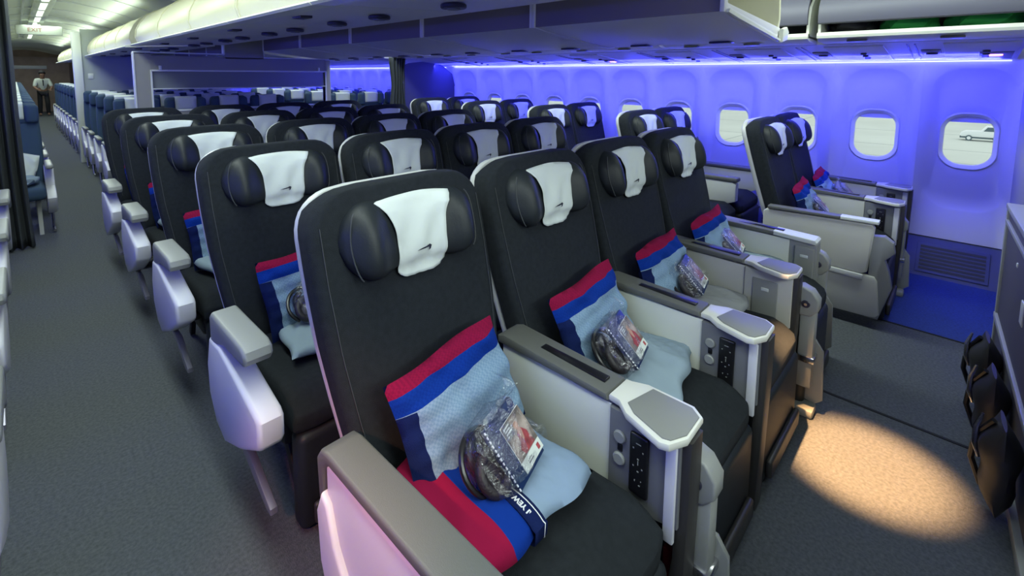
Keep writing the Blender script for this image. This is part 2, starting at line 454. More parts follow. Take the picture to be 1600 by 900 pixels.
bm = NB(); box(bm, -1.7, 5.1, YF-.05, YF, -.1, 2.5); struct(obj('wall_front', bm, 'bulkgrey', smooth=False))
bm = NB(); box(bm, -1.7, 5.1, YB, YB+.05, -.1, 2.5); struct(obj('wall_back', bm, 'brown', smooth=False))

# light fixtures along the aisle ceiling
def fixture(y, L, label, grp):
    t = thing('ceiling_light', (.33, y, 2.372))
    bm = NB(); box(bm, -.10, .10, 0, L, -.030, .0, .008); obj('housing', bm, 'ceil', t)
    bm = NB()
    for j in range(3):
        box(bm, -.035, .035, .06+j*(L-.1)/3, .06+j*(L-.1)/3+(L-.1)/3-.05, -.036, -.026, .004)
    obj('diffuser', bm, 'lamp', t)
    bm = NB(); box(bm, -.20, -.175, 0, L, -.02, .005, .004); obj('rail', bm, 'trimw', t)
    tag(t, label, 'light', grp)
yl = [5.85, 6.98, 8.05, 9.10, 10.2, 11.3, 12.4, 13.5, 14.6, 15.7]
for i, y in enumerate(yl):
    fixture(y, 1.0, 'white ceiling light strip over the far aisle, %s from the curtain' % ['first', 'second', 'third', 'fourth', 'fifth', 'sixth', 'seventh', 'eighth', 'ninth', 'tenth'][i], 'ceiling lights over the far aisle')

# LED wash strips at the top of each side wall
for side, nm in ((R_, 'right'), (L_, 'left')):
    for i, (a, b) in enumerate(((-.2, 5.5), (5.7, 17.0))):
        bm = NB(); box(bm, min(side(4.838), side(4.826)), max(side(4.838), side(4.826)), a, b, 1.5785, 1.5845)
        o = obj('led_strip', bm, 'led', smooth=False)
        tag(o, 'glowing blue light strip along the top of the %s window wall, %s' % (nm, 'front cabin' if i == 0 else 'rear cabin'), 'light', 'blue light strips')
# sloping service rail above the windows
kt = 20
for side in (R_, L_):
    bm = NB()
    prism(bm, [(side(3.98), 1.685), (side(4.80), 1.592), (side(4.83), 1.60), (side(4.83), 1.66), (side(3.98), 1.74)], 'y', -.22 if side is R_ else -1.5, 19)
    struct(obj('trim_%d' % kt, bm, 'psu', smooth=False)); kt += 1

# ------------------------------------------------------------------ tarmac and truck outside
bm = NB(); box(bm, -60, 400, -250, 300, -9.7, -9.5); o = obj('ground_outside', bm, 'tarmac', smooth=False); struct(o)
bm = NB()
for xx in (30, 48, 66, 84.5, 99, 125): box(bm, xx, xx+.35, -150, 250, -9.5, -9.49)
for yy in range(-60, 160, 22): box(bm, 20, 200, yy, yy+.2, -9.5, -9.49)
struct(obj('trim_40', bm, 'tarline', smooth=False))
t = thing('pickup_truck', (116.5, -2.4, -9.5), 0); t.scale = (1, 1, 1.15)     # lies along Y, seen side-on from the cabin
bm = NB()
prism(bm, [(-2.6, .6), (-2.6, 1.40), (-2.2, 1.48), (-1.95, 2.05), (-1.7, 2.25), (-.5, 2.25), (.1, 1.50), (1.9, 1.42), (2.4, 1.20), (2.6, .75), (2.4, .6)], 'x', -1, 1, bev=.08)
obj('body', bm, 'truck', t)
bm = NB(); prism(bm, [(-1.75, 1.5), (-1.6, 2.1), (-.6, 2.1), (-.15, 1.5)], 'x', -1.02, 1.02); obj('side_window', bm, 'truckd', t, smooth=False)
bm = NB(); box(bm, -.9, .9, -2.6, 2.6, .38, .56); obj('underbody', bm, 'truckd', t, smooth=False)
for yy in (-1.7, 1.5):
    bm = NB(); cyl(bm, (-.95, yy, .42), (1, 0, 0), .42, .28); cyl(bm, (.95, yy, .42), (1, 0, 0), .42, .28)
    w = obj('wheel', bm, 'truckd', t)
    bm = NB(); cyl(bm, (-1.1, yy, .42), (1, 0, 0), .24, .03); obj('hubcap', bm, 'truck', w)
tag(t, 'white pickup truck parked on the pale tarmac, seen through the nearest window', 'truck')

# ================================================================== OVERHEAD BINS
def lbin(y0, y1, side, label, grp, und='binund'):
    """bin of the centre row, lip towards the left aisle; side mirrors it"""
    t = thing('overhead_bin', (side(1.25), (y0+y1)/2, 1.78))
    ox, oy = side(1.25), (y0+y1)/2
    sg = 1 if side(1) > side(0) else -1
    def P(pts): return [(sg*(x-1.25), z-1.78) for x, z in pts]
    a, b = y0-oy+.004, y1-oy-.004
    bm = NB(); prism(bm, P([(.93, 1.752), (1.69, 1.79), (1.69, 2.17), (1.10, 2.12), (.96, 1.95)]), 'y', a, b, bev=.004); obj('bin_body', bm, und, t)
    bm = NB(); prism(bm, P([(.845, 1.742), (.835, 1.752), (.85, 1.764), (.94, 1.768), (.94, 1.748)]), 'y', a, b, bev=.002); obj('lip', bm, 'lip', t)
    out = [(.905, 1.772), (.885, 1.83), (.895, 1.90), (.93, 1.975), (.985, 2.045), (1.06, 2.10), (1.15, 2.135)]
    bm = NB(); prism(bm, P(out+[(x+.03, z-.008) for x, z in out][::-1]), 'y', a+.012, b-.012, bev=.003); obj('door', bm, 'bincream', t, ang=35)
    for e in (a-.001, b-.02):
        bm = NB(); prism(bm, P([(x-.006, z+.004) for x, z in out]+[(1.15, 1.775)]), 'y', e, e+.022, bev=.003); obj('end_rib', bm, 'bincream', t, ang=35)
    for q in range(2):
        bm = NB(); yy = a+(b-a)*(.28+.44*q)
        cyl(bm, (sg*(1.33-1.25), yy, -.022), (0, 0, 1), .055, .018, 24, .004); l = obj('reading_light', bm, 'psudark', t)
        bm = NB(); cyl(bm, (sg*(1.33-1.25), yy, -.032), (0, 0, 1), .028, .008, 16); obj('lens', bm, 'gplast', l)
    bm = NB(); box(bm, sg*(-.22)-.03, sg*(-.22)+.03, -.05, .05, -.034, -.020, .003); obj('vent', bm, 'psudark', t)
    tag(t, label, 'overhead bin', grp)
ORD = ['first', 'second', 'third', 'fourth', 'fifth', 'sixth', 'seventh', 'eighth', 'ninth', 'tenth', 'eleventh', 'twelfth']
segs = [(-.2+i*1.0, .8+i*1.0) for i in range(6)]
for i, (a, b) in enumerate(segs):
    lbin(a, b, R_, 'cream-doored overhead bin along the left edge of the centre block, %s from the front' % ORD[i], 'centre overhead bins facing the left aisle')
for i in range(4):
    lbin(6.12+i, 7.12+i, R_, 'cream-doored overhead bin beyond the grey cabin partition, %s behind it' % ORD[i], 'overhead bins over the rear cabin')
for i in range(6):
    lbin(10.35+i*1.2, 11.55+i*1.2, R_, 'distant cream overhead bin past the white-edged rear divider, %s behind it' % ORD[i], 'overhead bins past the rear divider')
# drooping bins facing the right aisle
def rbin(y0, y1, label):
    oy = (y0+y1)/2; t = thing('overhead_bin', (2.5, oy, 1.70)); a, b = y0-oy+.003, y1-oy-.003
    def P(pts): return [(x-2.5, z-1.70) for x, z in pts]
    bm = NB(); prism(bm, P([(2.13, 1.742), (2.20, 1.728), (2.90, 1.660), (2.97, 1.668), (2.99, 1.69), (2.96, 1.73), (2.14, 1.78)]), 'y', a, b, bev=.004); obj('bin_tray', bm, 'binund', t, ang=30)
    bm = NB(); prism(bm, P([(2.12, 1.742), (2.14, 1.742), (2.16, 2.16), (2.14, 2.16), (2.12, 1.90)]), 'y', a+.01, b-.01, bev=.003); obj('inner_panel', bm, 'binbrown', t)
    bm = NB(); prism(bm, P([(2.975, 1.70), (3.0, 1.78), (2.98, 1.90), (2.90, 2.03), (2.74, 2.13), (2.74, 2.10), (2.87, 2.01), (2.95, 1.89), (2.97, 1.78), (2.95, 1.71)]), 'y', a+.01, b-.01, bev=.003); obj('door', bm, 'bincream', t, ang=35)
    for e in (a-.002, b-.016):
        bm = NB(); prism(bm, P([(2.11, 1.738), (2.20, 1.722), (2.90, 1.653), (2.985, 1.66), (3.0, 1.69), (2.99, 1.72), (2.90, 1.69), (2.20, 1.76), (2.15, 1.78), (2.13, 2.15), (2.11, 2.15)]), 'y', e, e+.018, bev=.002)
        obj('end_rib', bm, 'binund', t, ang=30)
    for q in (-.3, .18):
        bm = NB(); box(bm, .33, .41, q, q+.11, -.046, -.035, .003); obj('latch', bm, 'psudark', t)
    tag(t, label, 'overhead bin', 'centre overhead bins facing the right aisle')
    return t
for i in range(5):
    rb = rbin(.72+i*1.02, 1.74+i*1.02, 'grey drooping overhead bin between centre block and right aisle, %s from the front' % ORD[i])
    if i == 0:
        bm = NB(); prism(bm, [(.41, -.05), (.50, -.035), (.53, .01), (.49, .035), (.42, .02)], 'y', -.535, -.512, bev=.006); obj('end_bracket', bm, 'lip', rb)
        bm = NB(); prism(bm, [(-.38, .035), (-.25, .02), (.42, -.045), (.44, -.035), (-.25, .035), (-.37, .05)], 'y', -.525, -.514); obj('edge_seal', bm, 'lip', rb)
for i in range(4):
    t = rbin(6.12+i, 7.12+i, 'grey overhead bin over the rear cabin centre block, %s behind the partition' % ORD[i])
# side bins
def sbin(y0, y1, side, label, grp, opened=False):
    oy = (y0+y1)/2; sg = 1 if side(1) > side(0) else -1
    t = thing('overhead_bin', (side(4.1), oy, 1.72)); a, b = y0-oy+.004, y1-oy-.004
    def P(pts): return [(sg*(x-4.1), z-1.72) for x, z in pts]
    bm = NB(); prism(bm, P([(3.70, 1.712), (3.76, 1.694), (4.02, 1.688), (4.78, 1.66), (4.78, 1.715), (3.74, 1.735)]), 'y', a, b, bev=.003); obj('bin_tray', bm, 'binund', t, ang=30)
    bm = NB(); prism(bm, P([(3.695, 1.712), (3.690, 1.728), (3.70, 1.748), (3.75, 1.750), (3.75, 1.715)]), 'y', a, b, bev=.003); obj('lip', bm, 'lip', t)
    bm = NB(); prism(bm, P([(4.70, 1.70), (4.74, 1.70), (4.55, 2.09), (4.50, 2.09)]), 'y', a, b); prism(bm, P([(3.95, 2.10), (4.52, 2.08), (4.52, 2.06), (3.95, 2.08)]), 'y', a, b); obj('bin_back', bm, 'gplast', t)
    zo = .055 if opened else 0
    out = [(3.70, 1.752), (3.69, 1.80), (3.70, 1.87), (3.74, 1.95), (3.80, 2.02), (3.88, 2.08), (3.97, 2.11)]
    out = [(x-(.02 if opened else 0), z+zo*(1-min(1, (z-1.75)/.36))) for x, z in out]
    bm = NB(); prism(bm, P(out+[(x+.028, z-.006) for x, z in out][::-1]), 'y', a+.004, b-.004, bev=.003); obj('door', bm, 'bindoorshade' if side is R_ else 'bincream', t, ang=35)
    for e in (a, b-.015):
        bm = NB(); prism(bm, P([(3.72, 1.72), (3.72, 1.80), (3.76, 1.92), (3.97, 2.09), (4.50, 2.08), (4.70, 1.70)]), 'y', e, e+.014); obj('end_wall', bm, 'lip', t, smooth=False)
    for q in (-.2, .22):
        bm = NB(); box(bm, sg*(-.36)-.02, sg*(-.36)+.02, q, q+.10, -.033, -.022, .003); obj('latch', bm, 'psudark', t)
    tag(t, label, 'overhead bin', grp); return t
sbin(-.25, .70, R_, 'shaded overhead bin above the front window seats, open a crack with green fabric inside', 'side overhead bins', True)
sbin(.74, 1.72, R_, 'shaded overhead bin above the right windows, second from the bulkhead', 'side overhead bins', True)
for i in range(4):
    sbin(1.74+i*.95, 2.69+i*.95, R_, 'closed shaded overhead bin above the right windows, %s from the bulkhead' % ORD[i+2], 'side overhead bins')
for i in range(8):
    sbin(5.75+i, 6.75+i, R_, 'shaded overhead bin over the rear cabin window seats on the right, %s behind the divider' % ORD[i], 'rear side overhead bins')
for i in range(5):
    sbin(.74+i*.95, 1.69+i*.95, L_, 'cream overhead bin above the left window seats, %s from the front' % ORD[i], 'left side overhead bins')
for i in range(10):
    sbin(5.8+i*1.1, 6.9+i*1.1, L_, 'cream overhead bin over the rear cabin seats on the left, %s behind the curtain' % ORD[i], 'rear left overhead bins')
# contents of the open bin
def lump(name, x, y, z, sx, sy, sz, m, label, cat):
    bm = NB(); bmesh.ops.create_icosphere(bm, subdivisions=3, radius=1)
    for v in bm.verts:
        n = .12*math.sin(7*v.co.x+3*v.co.y)+.1*math.sin(9*v.co.y+5*v.co.z)
        p = v.co*(1+n); e = .75
        v.co = Vector([math.copysign(abs(c)**e, c)*s for c, s in zip(p, (sx, sy, sz))])
    o = obj(name, bm, m); o.location = (x, y, z); tag(o, label, cat); return o
lump('folded_blanket', 4.0, .27, 1.79, .20, .13, .065, 'greenfab', 'bright green bundle in the open overhead bin, farther from the bulkhead', 'blanket')
lump('folded_blanket', 4.0, -.04, 1.80, .20, .15, .065, 'greenfab', 'bright green bundle in the open overhead bin, against the bulkhead', 'blanket')
lump('cabin_bag', 4.0, .54, 1.80, .19, .12, .06, 'dark', 'dark bag lying in the open overhead bin beside the green bundle', 'bag')

# passenger service units on the sloping rail
def psu(y, label, sign=False):
    t = thing('service_unit', (4.4, y, 1.6375), 0)
    a = math.atan2(.093, .82)
    m = RY(a)
    def B(x0, x1, y0, y1, r=.003, h=.008, mt='psu', nm='panel', par=None, zo=0):
        bm = NB(); box(bm, x0, x1, y0, y1, -h-zo, .004-zo, r, 2, m); return obj(nm, bm, mt, par or t)
    B(-.34, .36, -.22, .10, nm='panel')
    s = B(-.10, .12, .115, .21, nm='speaker_panel', mt='gplast')
    bm = NB(); cyl(bm, m @ Vector((.02, .16, -.012)), (0, 0, 1), .03, .012, 20, .003); obj('speaker', bm, 'psudark', s)
    for q in range(3):
        bm = NB(); cyl(bm, m @ Vector((.16-.11*q, -.09, -.014)), (0, 0, 1), .018, .014, 16, .003); obj('air_nozzle', bm, 'psudark', t)
    for yy in (.225, .26):
        B(-.34, .36, yy, yy+.008, mt='psudark', nm='joint', h=.003, r=0)
    if sign:
        B(.0, .30, -.21, -.06, nm='sign_panel', mt='gplast', zo=.004)
        B(.10, .135, -.165, -.105, nm='sign_glow', mt='amber', zo=.012, h=.004)
    tag(t, label, 'service panel', 'service panels above the right windows')
psu(.02, 'blue-lit service panel with glowing orange sign above the nearest window', True)
psu(.62, 'blue-lit service panel with dark nozzles above the second window')
psu(1.20, 'service panel with dark nozzles above the third and fourth windows')
psu(1.85, 'service panel with dark speaker above the fourth window')
psu(2.75, 'blue-lit service panel with small orange sign further aft', True)
psu(3.65, 'service panel with dark nozzles above the fourth window pair')
psu(4.60, 'service panel above the last window before the blue divider')

# ================================================================== PARTITIONS
t = thing('cabin_partition', (1.9, 5.86, 0))
def PB(bm, x0, x1, z0, z1, y0=-.03, y1=.03, r=.004): box(bm, x0-1.9, x1-1.9, y0, y1, z0, z1, r)
bm = NB()
PB(bm, .86, 1.01, 0, 1.675); PB(bm, 2.885, 2.965, 0, 1.65); PB(bm, 1.00, 2.90, 1.505, 1.66); PB(bm, 1.00, 2.90, 0, 1.08)
PB(bm, 1.70, 2.12, 1.64, 2.22); obj('frame_panel', bm, 'partition', t, smooth=False)
bm = NB(); PB(bm, 1.0, 2.9, 1.32, 1.50, -.012, .012); obj('smoked_panel', bm, 'partglass', t, smooth=False)
bm = NB()
PB(bm, .995, 2.905, 1.495, 1.513, -.042, .042); PB(bm, .995, 2.905, 1.310, 1.322, -.04, .04); PB(bm, .995, 2.905, 1.075, 1.092, -.04, .04)
PB(bm, .993, 1.010, 1.08, 1.51, -.042, .042); PB(bm, 2.885, 2.903, 1.08, 1.51, -.042, .042)
obj('opening_trim', bm, 'trimw', t, smooth=False)
bm = NB()
PB(bm, .855, .868, 0, 1.685, -.04, .04); PB(bm, .86, 1.70, 1.682, 1.696, -.04, .04); PB(bm, 1.69, 1.704, 1.69, 2.2, -.04, .04)
PB(bm, 2.12, 2.134, 1.668, 2.2, -.04, .04); PB(bm, 2.12, 2.97, 1.655, 1.667, -.04, .04)
obj('edge_trim', bm, 'trimw', t, smooth=False)
for x in (1.08, 2.80):
    bm = NB(); PB(bm, x-.012, x+.012, 1.512, 1.555, -.05, -.03); obj('coat_hook', bm, 'trimw', t)
tag(t, 'dark grey cabin partition with white-trimmed opening behind the last charcoal row', 'partition')

t = thing('cabin_partition', (1.71, 10.18, 0))
bm = NB(); box(bm, -.90, .90, -.03, .03, 0, 2.19, .004); obj('panel', bm, 'parteco', t, smooth=False)
bm = NB(); box(bm, -1.02, -.90, -.06, .04, 0, 2.14, .012); obj('white_post', bm, 'trimw', t)
bm = NB(); box(bm, -.84, -.77, -.042, -.028, 1.38, 1.47, .004); obj('placard', bm, 'trimw', t)
tag(t, 'tall blue-grey divider with white edge post between rear cabin seats', 'partition')

# right class divider with its curtain
t = thing('class_divider', (4.45, 5.55, 0))
dp = [(3.93, .0), (3.93, 1.60), (4.00, 1.625), (4.40, 1.665), (4.62, 1.600), (4.81, 1.48), (4.86, 1.30), (4.86, .5), (4.70, 0)]
bm = NB(); prism(bm, [(x-4.45, z) for x, z in dp], 'y', -.02, .02, bev=.004); obj('panel', bm, 'divider', t, smooth=False)
bm = NB()
for (xa, za), (xb, zb) in zip(dp[1:6], dp[2:7]):
    tube(bm, [(xa-4.45, -.018, za), (xb-4.45, -.018, zb)], .006, 6)
obj('edge_trim', bm, 'divider', t)
tag(t, 'dark blue slanted-top class divider panel against the right window wall', 'divider')
def curtain(name, x0, x1, y, z0, z1, folds, label, amp=.03, neck=None, flare=0):
    bm = NB()
    def f(u, v):
        zz = z0+(z1-z0)*v; xm = (x0+x1)/2; hw = (x1-x0)/2
        if neck: hw *= 1-neck[1]*math.exp(-((zz-neck[0])/.22)**2)
        hw *= 1+flare*(1-v)**4
        return Vector((xm+hw*(2*u-1), y+amp*math.sin(u*folds*2*PI+.6*math.sin(v*3))+.01*math.sin(v*9+u*7), zz))
    grid(bm, f, folds*10+1, 26)
    o = obj(name, bm, 'curtain', solid=.004); tag(o, label, 'curtain'); return o
curtain('curtain', 3.66, 3.92, 5.50, .02, 1.70, 5, 'narrow dark gathered curtain beside the blue class divider', neck=(1.35, .35))
curtain('curtain', -.46, .00, 5.42, .015, 2.22, 8, 'full-height dark gathered curtain at the left edge of the aisle', amp=.04, flare=.12)
bm = NB(); tube(bm, [(-1.3, 5.42, 2.10), (-.02, 5.42, 2.12)], .012); o = obj('curtain_rail', bm, 'armgrey'); tag(o, 'grey rail carrying the dark curtain by the left aisle', 'rail')

# bulkhead in front of the seats (right edge of the frame)
def bulk(nm, x0, x1, z0, z1, y0, y1, m, par=None, r=.004):
    bm = NB(); box(bm, x0, x1, y0, y1, z0, z1, r); return obj(nm, bm, m, par)
t = thing('bulkhead', (3.30, -.185, 0), math.atan(.038))
bulk('lower_panel', -2.75, 0, .0, .86, -.06, 0, 'bulk', t)
bulk('ledge', -2.75, .0, .86, .885, -.10, .012, 'armgrey', t)
bulk('ledge_edge', -2.75, .0, .79, .81, -.01, .010, 'armgrey', t)
bulk('mid_trim', -2.75, .0, .325, .352, -.01, .012, 'armgrey', t)
bulk('end_post', -.02, .012, .0, .86, -.06, .008, 'armgrey', t)
bulk('kick_strip', -2.75, -.5, .0, .045, -.01, .020, 'armgrey', t)
bulk('placard', -.70, -.64, .55, .64, -.004, .004, 'trimw', t)
bulk('placard', -.44, -.42, .70, .72, -.004, .004, 'trimw', t)
tag(t, 'dark bulkhead wall with grey trim rails facing the front row', 'bulkhead')
bm = NB(); box(bm, 3.42, 4.70, -.30, -.26, 0, 1.65, .004); o = obj('side_bulkhead', bm, 'bulkgrey'); tag(o, 'plain grey bulkhead panel meeting the right window wall', 'bulkhead')
def pouch(x, y, label, s=1):
    t = thing('literature_pouch', (x, y, .04), math.atan(.038))
    bm = NB()
    rings = []
    for k in range(13):
        v = k/12; z = .01+.30*s*v; hw = .095*(1-.25*(2*v-1)**2); d = .050*math.sin(PI*min(1, max(.02, v*.95+.03)))**.7*(1+.2*math.sin(v*11))
        rings.append([Vector((hw*math.cos(a)*(1+.06*math.sin(3*a+v*6)), .03+d*math.sin(a), z)) for a in [2*PI*q/20 for q in range(20)]])
    loft(bm, rings); obj('pouch_body', bm, 'dark', t)
    bm = NB(); tube(bm, [(-.01, .078, .16), (.0, .09, .20), (.02, .088, .25), (.025, .075, .30)], [.004, .008, .008, .004], 8); obj('clip', bm, 'chrome', t)
    bm = NB(); tube(bm, [(.05, .06, .03), (.045, .09, .12), (.03, .085, .22), (.0, .05, .30)], .009, 8); obj('strap', bm, 'black', t)
    tag(t, label, 'pouch', 'black pouches on the bulkhead')
pouch(2.95, -.178, 'black padded pouch with chrome clip low on the bulkhead, farther along')
pouch(2.62, -.188, 'black padded pouch low on the bulkhead, middle one')
pouch(2.25, -.200, 'black padded pouch low on the bulkhead, nearest the camera')

# ================================================================== PREMIUM SEAT
LEAN = .27
def yb(z): return .18+(z-.45)*LEAN           # front face of the backrest, seat-local y (seat origin at row y .75)
def lerp(tab, z):
    for (a, fa), (b, fb) in zip(tab[:-1], tab[1:]):
        if z <= b: return fa+(fb-fa)*max(0, (z-a)/(b-a))
    return tab[-1][1]
HW = [(.38, .235), (.5, .250), (.62, .268), (.78, .288), (.95, .298), (1.2, .300)]
def slab(zt, zb, rc, dw, yo, th, nn=14, conc=.012):
    zs = [zb+(zt-rc-zb)*k/10 for k in range(11)]+[zt-rc+rc*math.sin(PI/2*k/8) for k in range(1, 9)]
    rings = []
    for z in zs:
        hw = lerp(HW, z)+dw
        if z > zt-rc: hw = hw-rc*1.0+rc*math.sqrt(max(0, 1-((z-(zt-rc))/rc)**2))
        t2 = th*(1-.45*max(0, (z-(zt-.05))/.05))
        r = min(.032, t2*.45)
        pts = rrect(max(hw, .02), t2/2, r, 4)
        ring = []
        for x, y in pts:
            f = conc*(math.cos(min(1, abs(x)/max(hw, .01))*PI*.5)) if y < 0 else 0
            ring.append(Vector((x, yb(z)+yo+t2/2+y+f, z)))
        rings.append(ring)
    # close the top softly
    last = rings[-1]; c = sum(last, Vector())/len(last)
    rings.append([c+(p-c)*.8+Vector((0, 0, .004)) for p in last])
    first = rings[0]; c = sum(first, Vector())/len(first)
    rings.insert(0, [c+(p-c)*.85-Vector((0, 0, .008)) for p in first])
    return rings
HZ = 1.036; HH = .102; HWd = .228
def lobe(x): 
    u = abs(x)/HWd
    return .028+.052*math.exp(-((u-.72)/.24)**2)
def hfront(x, z, k=1):
    u = min(.999, abs(x-.0)/HWd); tall = HH*(.80+.20*math.exp(-((u-.66)/.3)**2))
    w = min(.999, abs(z-HZ)/tall)
    s = (1-u**5)**(1/2.2)*(1-w**2.6)**(1/2.2)
    return yb(z)-.004-lobe(x)*s*k
def make_headrest(par):
    bm = NB(); nu, nv = 41, 21
    def row(front):
        V = []
        for i in range(nu):
            u = -1+2*i/(nu-1); x = HWd*math.copysign(abs(u)**.8, u); c = []
            uu = min(1, abs(x)/HWd); tall = HH*(.80+.20*math.exp(-((uu-.66)/.3)**2))*(max(0, 1-uu**6))**.5
            tall = max(tall, .012)
            for j in range(nv):
                w = math.sin(PI/2*(-1+2*j/(nv-1))); z = HZ+tall*w
                s = (max(0, 1-uu**5))**(1/2.2)*(max(0, 1-abs(w)**2.6))**(1/2.2)
                c.append(Vector((x, (yb(z)-.004-lobe(x)*s) if front else yb(z)+.015, z)))
            V.append(c)
        return V
    A = row(True); B = row(False)
    VA = [[bm.verts.new(p) for p in c] for c in A]; VB = [[bm.verts.new(p) for p in c] for c in B]
    for V in (VA, VB):
        for i in range(nu-1):
            for j in range(nv-1): bm.faces.new([V[i][j], V[i+1][j], V[i+1][j+1], V[i][j+1]])
    for i in range(nu-1):
        for j in (0, nv-1): bm.faces.new([VA[i][j], VA[i+1][j], VB[i+1][j], VB[i][j]])
    for j in range(nv-1):
        for i in (0, nu-1): bm.faces.new([VA[i][j], VA[i][j+1], VB[i][j+1], VB[i][j]])
    bmesh.ops.recalc_face_normals(bm, faces=bm.faces[:])
    o = obj('headrest', bm, 'leather', par, ang=60)
    # piping along each side wing
    for s in (-1, 1):
        bm = NB(); pts = []
        for k in range(13):
            a = -1.25+2.5*k/12; z = HZ+.088*math.sin(a); x = s*(.182+.030*math.cos(a)*1.0)
            pts.append((x, hfront(x, z)-.001, z))
        tube(bm, pts, .0020, 6); obj('piping', bm, 'piping', o)
    return o
def make_cover(par):
    bm = NB()
    zt = HZ+HH*.86
    def prof(v):   # v 0 behind the top .. 1 bottom hem
        if v < .12: return None
    def f(u, v):
        if v < .10:
            q = v/.10; z = zt-.02+q*.03; w = .135; x = w*(2*u-1); return Vector((x, yb(z)+.018*(1-q)-.002, z))
        q = (v-.10)/.90
        z = (zt+.014)-q*.222
        w = .078+.050*math.exp(-q/.20)+.004*q
        # rounded hem
        xx = 2*u-1
        z += (.022*(abs(xx)**5))*(q**3) + (-.008*abs(xx)**2*(1-q))
        x = w*xx+.006
        y = min(hfront(x, min(z, HZ+HH*.78))-.0045, hfront(x*.6, min(z, HZ+HH*.7), .9)-.0045)
        zz = max(z, HZ-HH*.45)
        if z < zz: y = min(y, min(hfront(x, zz), hfront(x*.6, zz, .9))-.003+(zz-z)*.15, )
        if q < .12: y = y*(q/.12)**.6+(yb(z)-.006)*(1-(q/.12)**.6)
        y -= .014*abs(xx)**3*math.exp(-q/.25)
        y += .0022*math.sin(5*xx+9*q)+.0015*math.sin(17*xx*q+4)
        return Vector((x, y, z))
    grid(bm, f, 19, 30)
    o = obj('headrest_cover', bm, 'cover', par, solid=.0022, ang=80)
    # small dark ribbon motif
    bm = NB()
    pts = [(-.022, .000), (-.006, .004), (.010, .006), (.020, .010), (.026, .006), (.022, -.004), (.016, -.007), (.018, -.001), (.016, .003), (.004, .001)]
    zc = HZ-.050
    vs = []
    for x, z in pts:
        xx = x+.006; Z = zc+z
        zz = max(Z, HZ-HH*.45)
        y = min(hfront(xx, zz), hfront(xx*.6, zz, .9))-.0115
        vs.append(bm.verts.new((xx, y, Z)))
    bm.faces.new(vs); obj('ribbon_mark', bm, 'ink', o, smooth=False, solid=.0012)
    return o
def make_core(par):
    bm = NB(); loft(bm, slab(1.170, .40, .115, 0, 0, .100)); obj('backrest', bm, 'fabric', par, ang=70)
    bm = NB(); loft(bm, slab(1.162, .36, .118, -.004, .088, .034, conc=0)); obj('back_shell', bm, 'shell', par, ang=70)
    # stitched seams on the backrest
    for s in (-1, 1):
        bm = NB(); pts = []
        for k in range(22):
            z = .47+.62*k/21; x = s*(lerp(HW, z)-.028); pts.append((x, yb(z)+.012*math.cos(min(1, abs(x)/lerp(HW, z))*PI/2)*.2-.0005, z))
        tube(bm, pts, .0013, 5); obj('stitching', bm, 'piping', par)
    make_headrest(par); make_cover(par)
    # cushion with a rounded nose
    bm = NB(); rings = []
    for k in range(15):
        v = k/14; y = -.325+.54*v
        top = .462-.030*v-.055*max(0, 1-v/.16)**2; bot = .315+.03*max(0, 1-v/.12)**2
        hw = .245
        hh = (top-bot)/2; pts = rrect(hw, hh, min(.045, hh*.8), 5)
        rings.append([Vector((x, y, (top+bot)/2+z-.006*math.cos(x/hw*PI/2)*(1 if z > 0 else 0))) for x, z in pts])
    f0 = rings[0]; c = sum(f0, Vector())/len(f0); rings.insert(0, [c+(p-c)*.8-Vector((0, .016, 0)) for p in f0])
    loft(bm, rings); obj('seat_cushion', bm, 'fabric', par, ang=60)
    # legs and cross beams
    for s in (-1, 1):
        bm = NB(); prism(bm, [(-.20, .012), (-.16, .012), (.02, .29), (.16, .30), (.26, .012), (.30, .012), (.20, .33), (-.02, .33)], 'x', s*.17-.012, s*.17+.012, bev=.003); obj('leg', bm, 'dark', par)
    bm = NB(); tube(bm, [(-.27, -.13, .30), (.27, -.13, .30)], .025); tube(bm, [(-.27, .18, .30), (.27, .18, .30)], .025); obj('cross_beam', bm, 'dark', par)
    bm = NB(); box(bm, -.22, .22, -.18, .18, .2, .3, .02); obj('seat_pan', bm, 'dark', par)
def make_legrest(par):
    bm = NB(); box(bm, -.235, .235, -.350, -.270, .012, .34, .025, 3); obj('leg_rest', bm, 'leather', par)
    bm = NB(); box(bm, -.20, .20, -.372, -.350, .04, .11, .010, 3); o = obj('foot_bar', bm, 'postdark', par)
def console(par, x, kind='mid', remote=True, dy=0):
    b = console_(par, x, kind, remote)
    for q in [b]+list(b.children_recursive):
        for v in q.data.vertices: v.co.y += dy
    return b
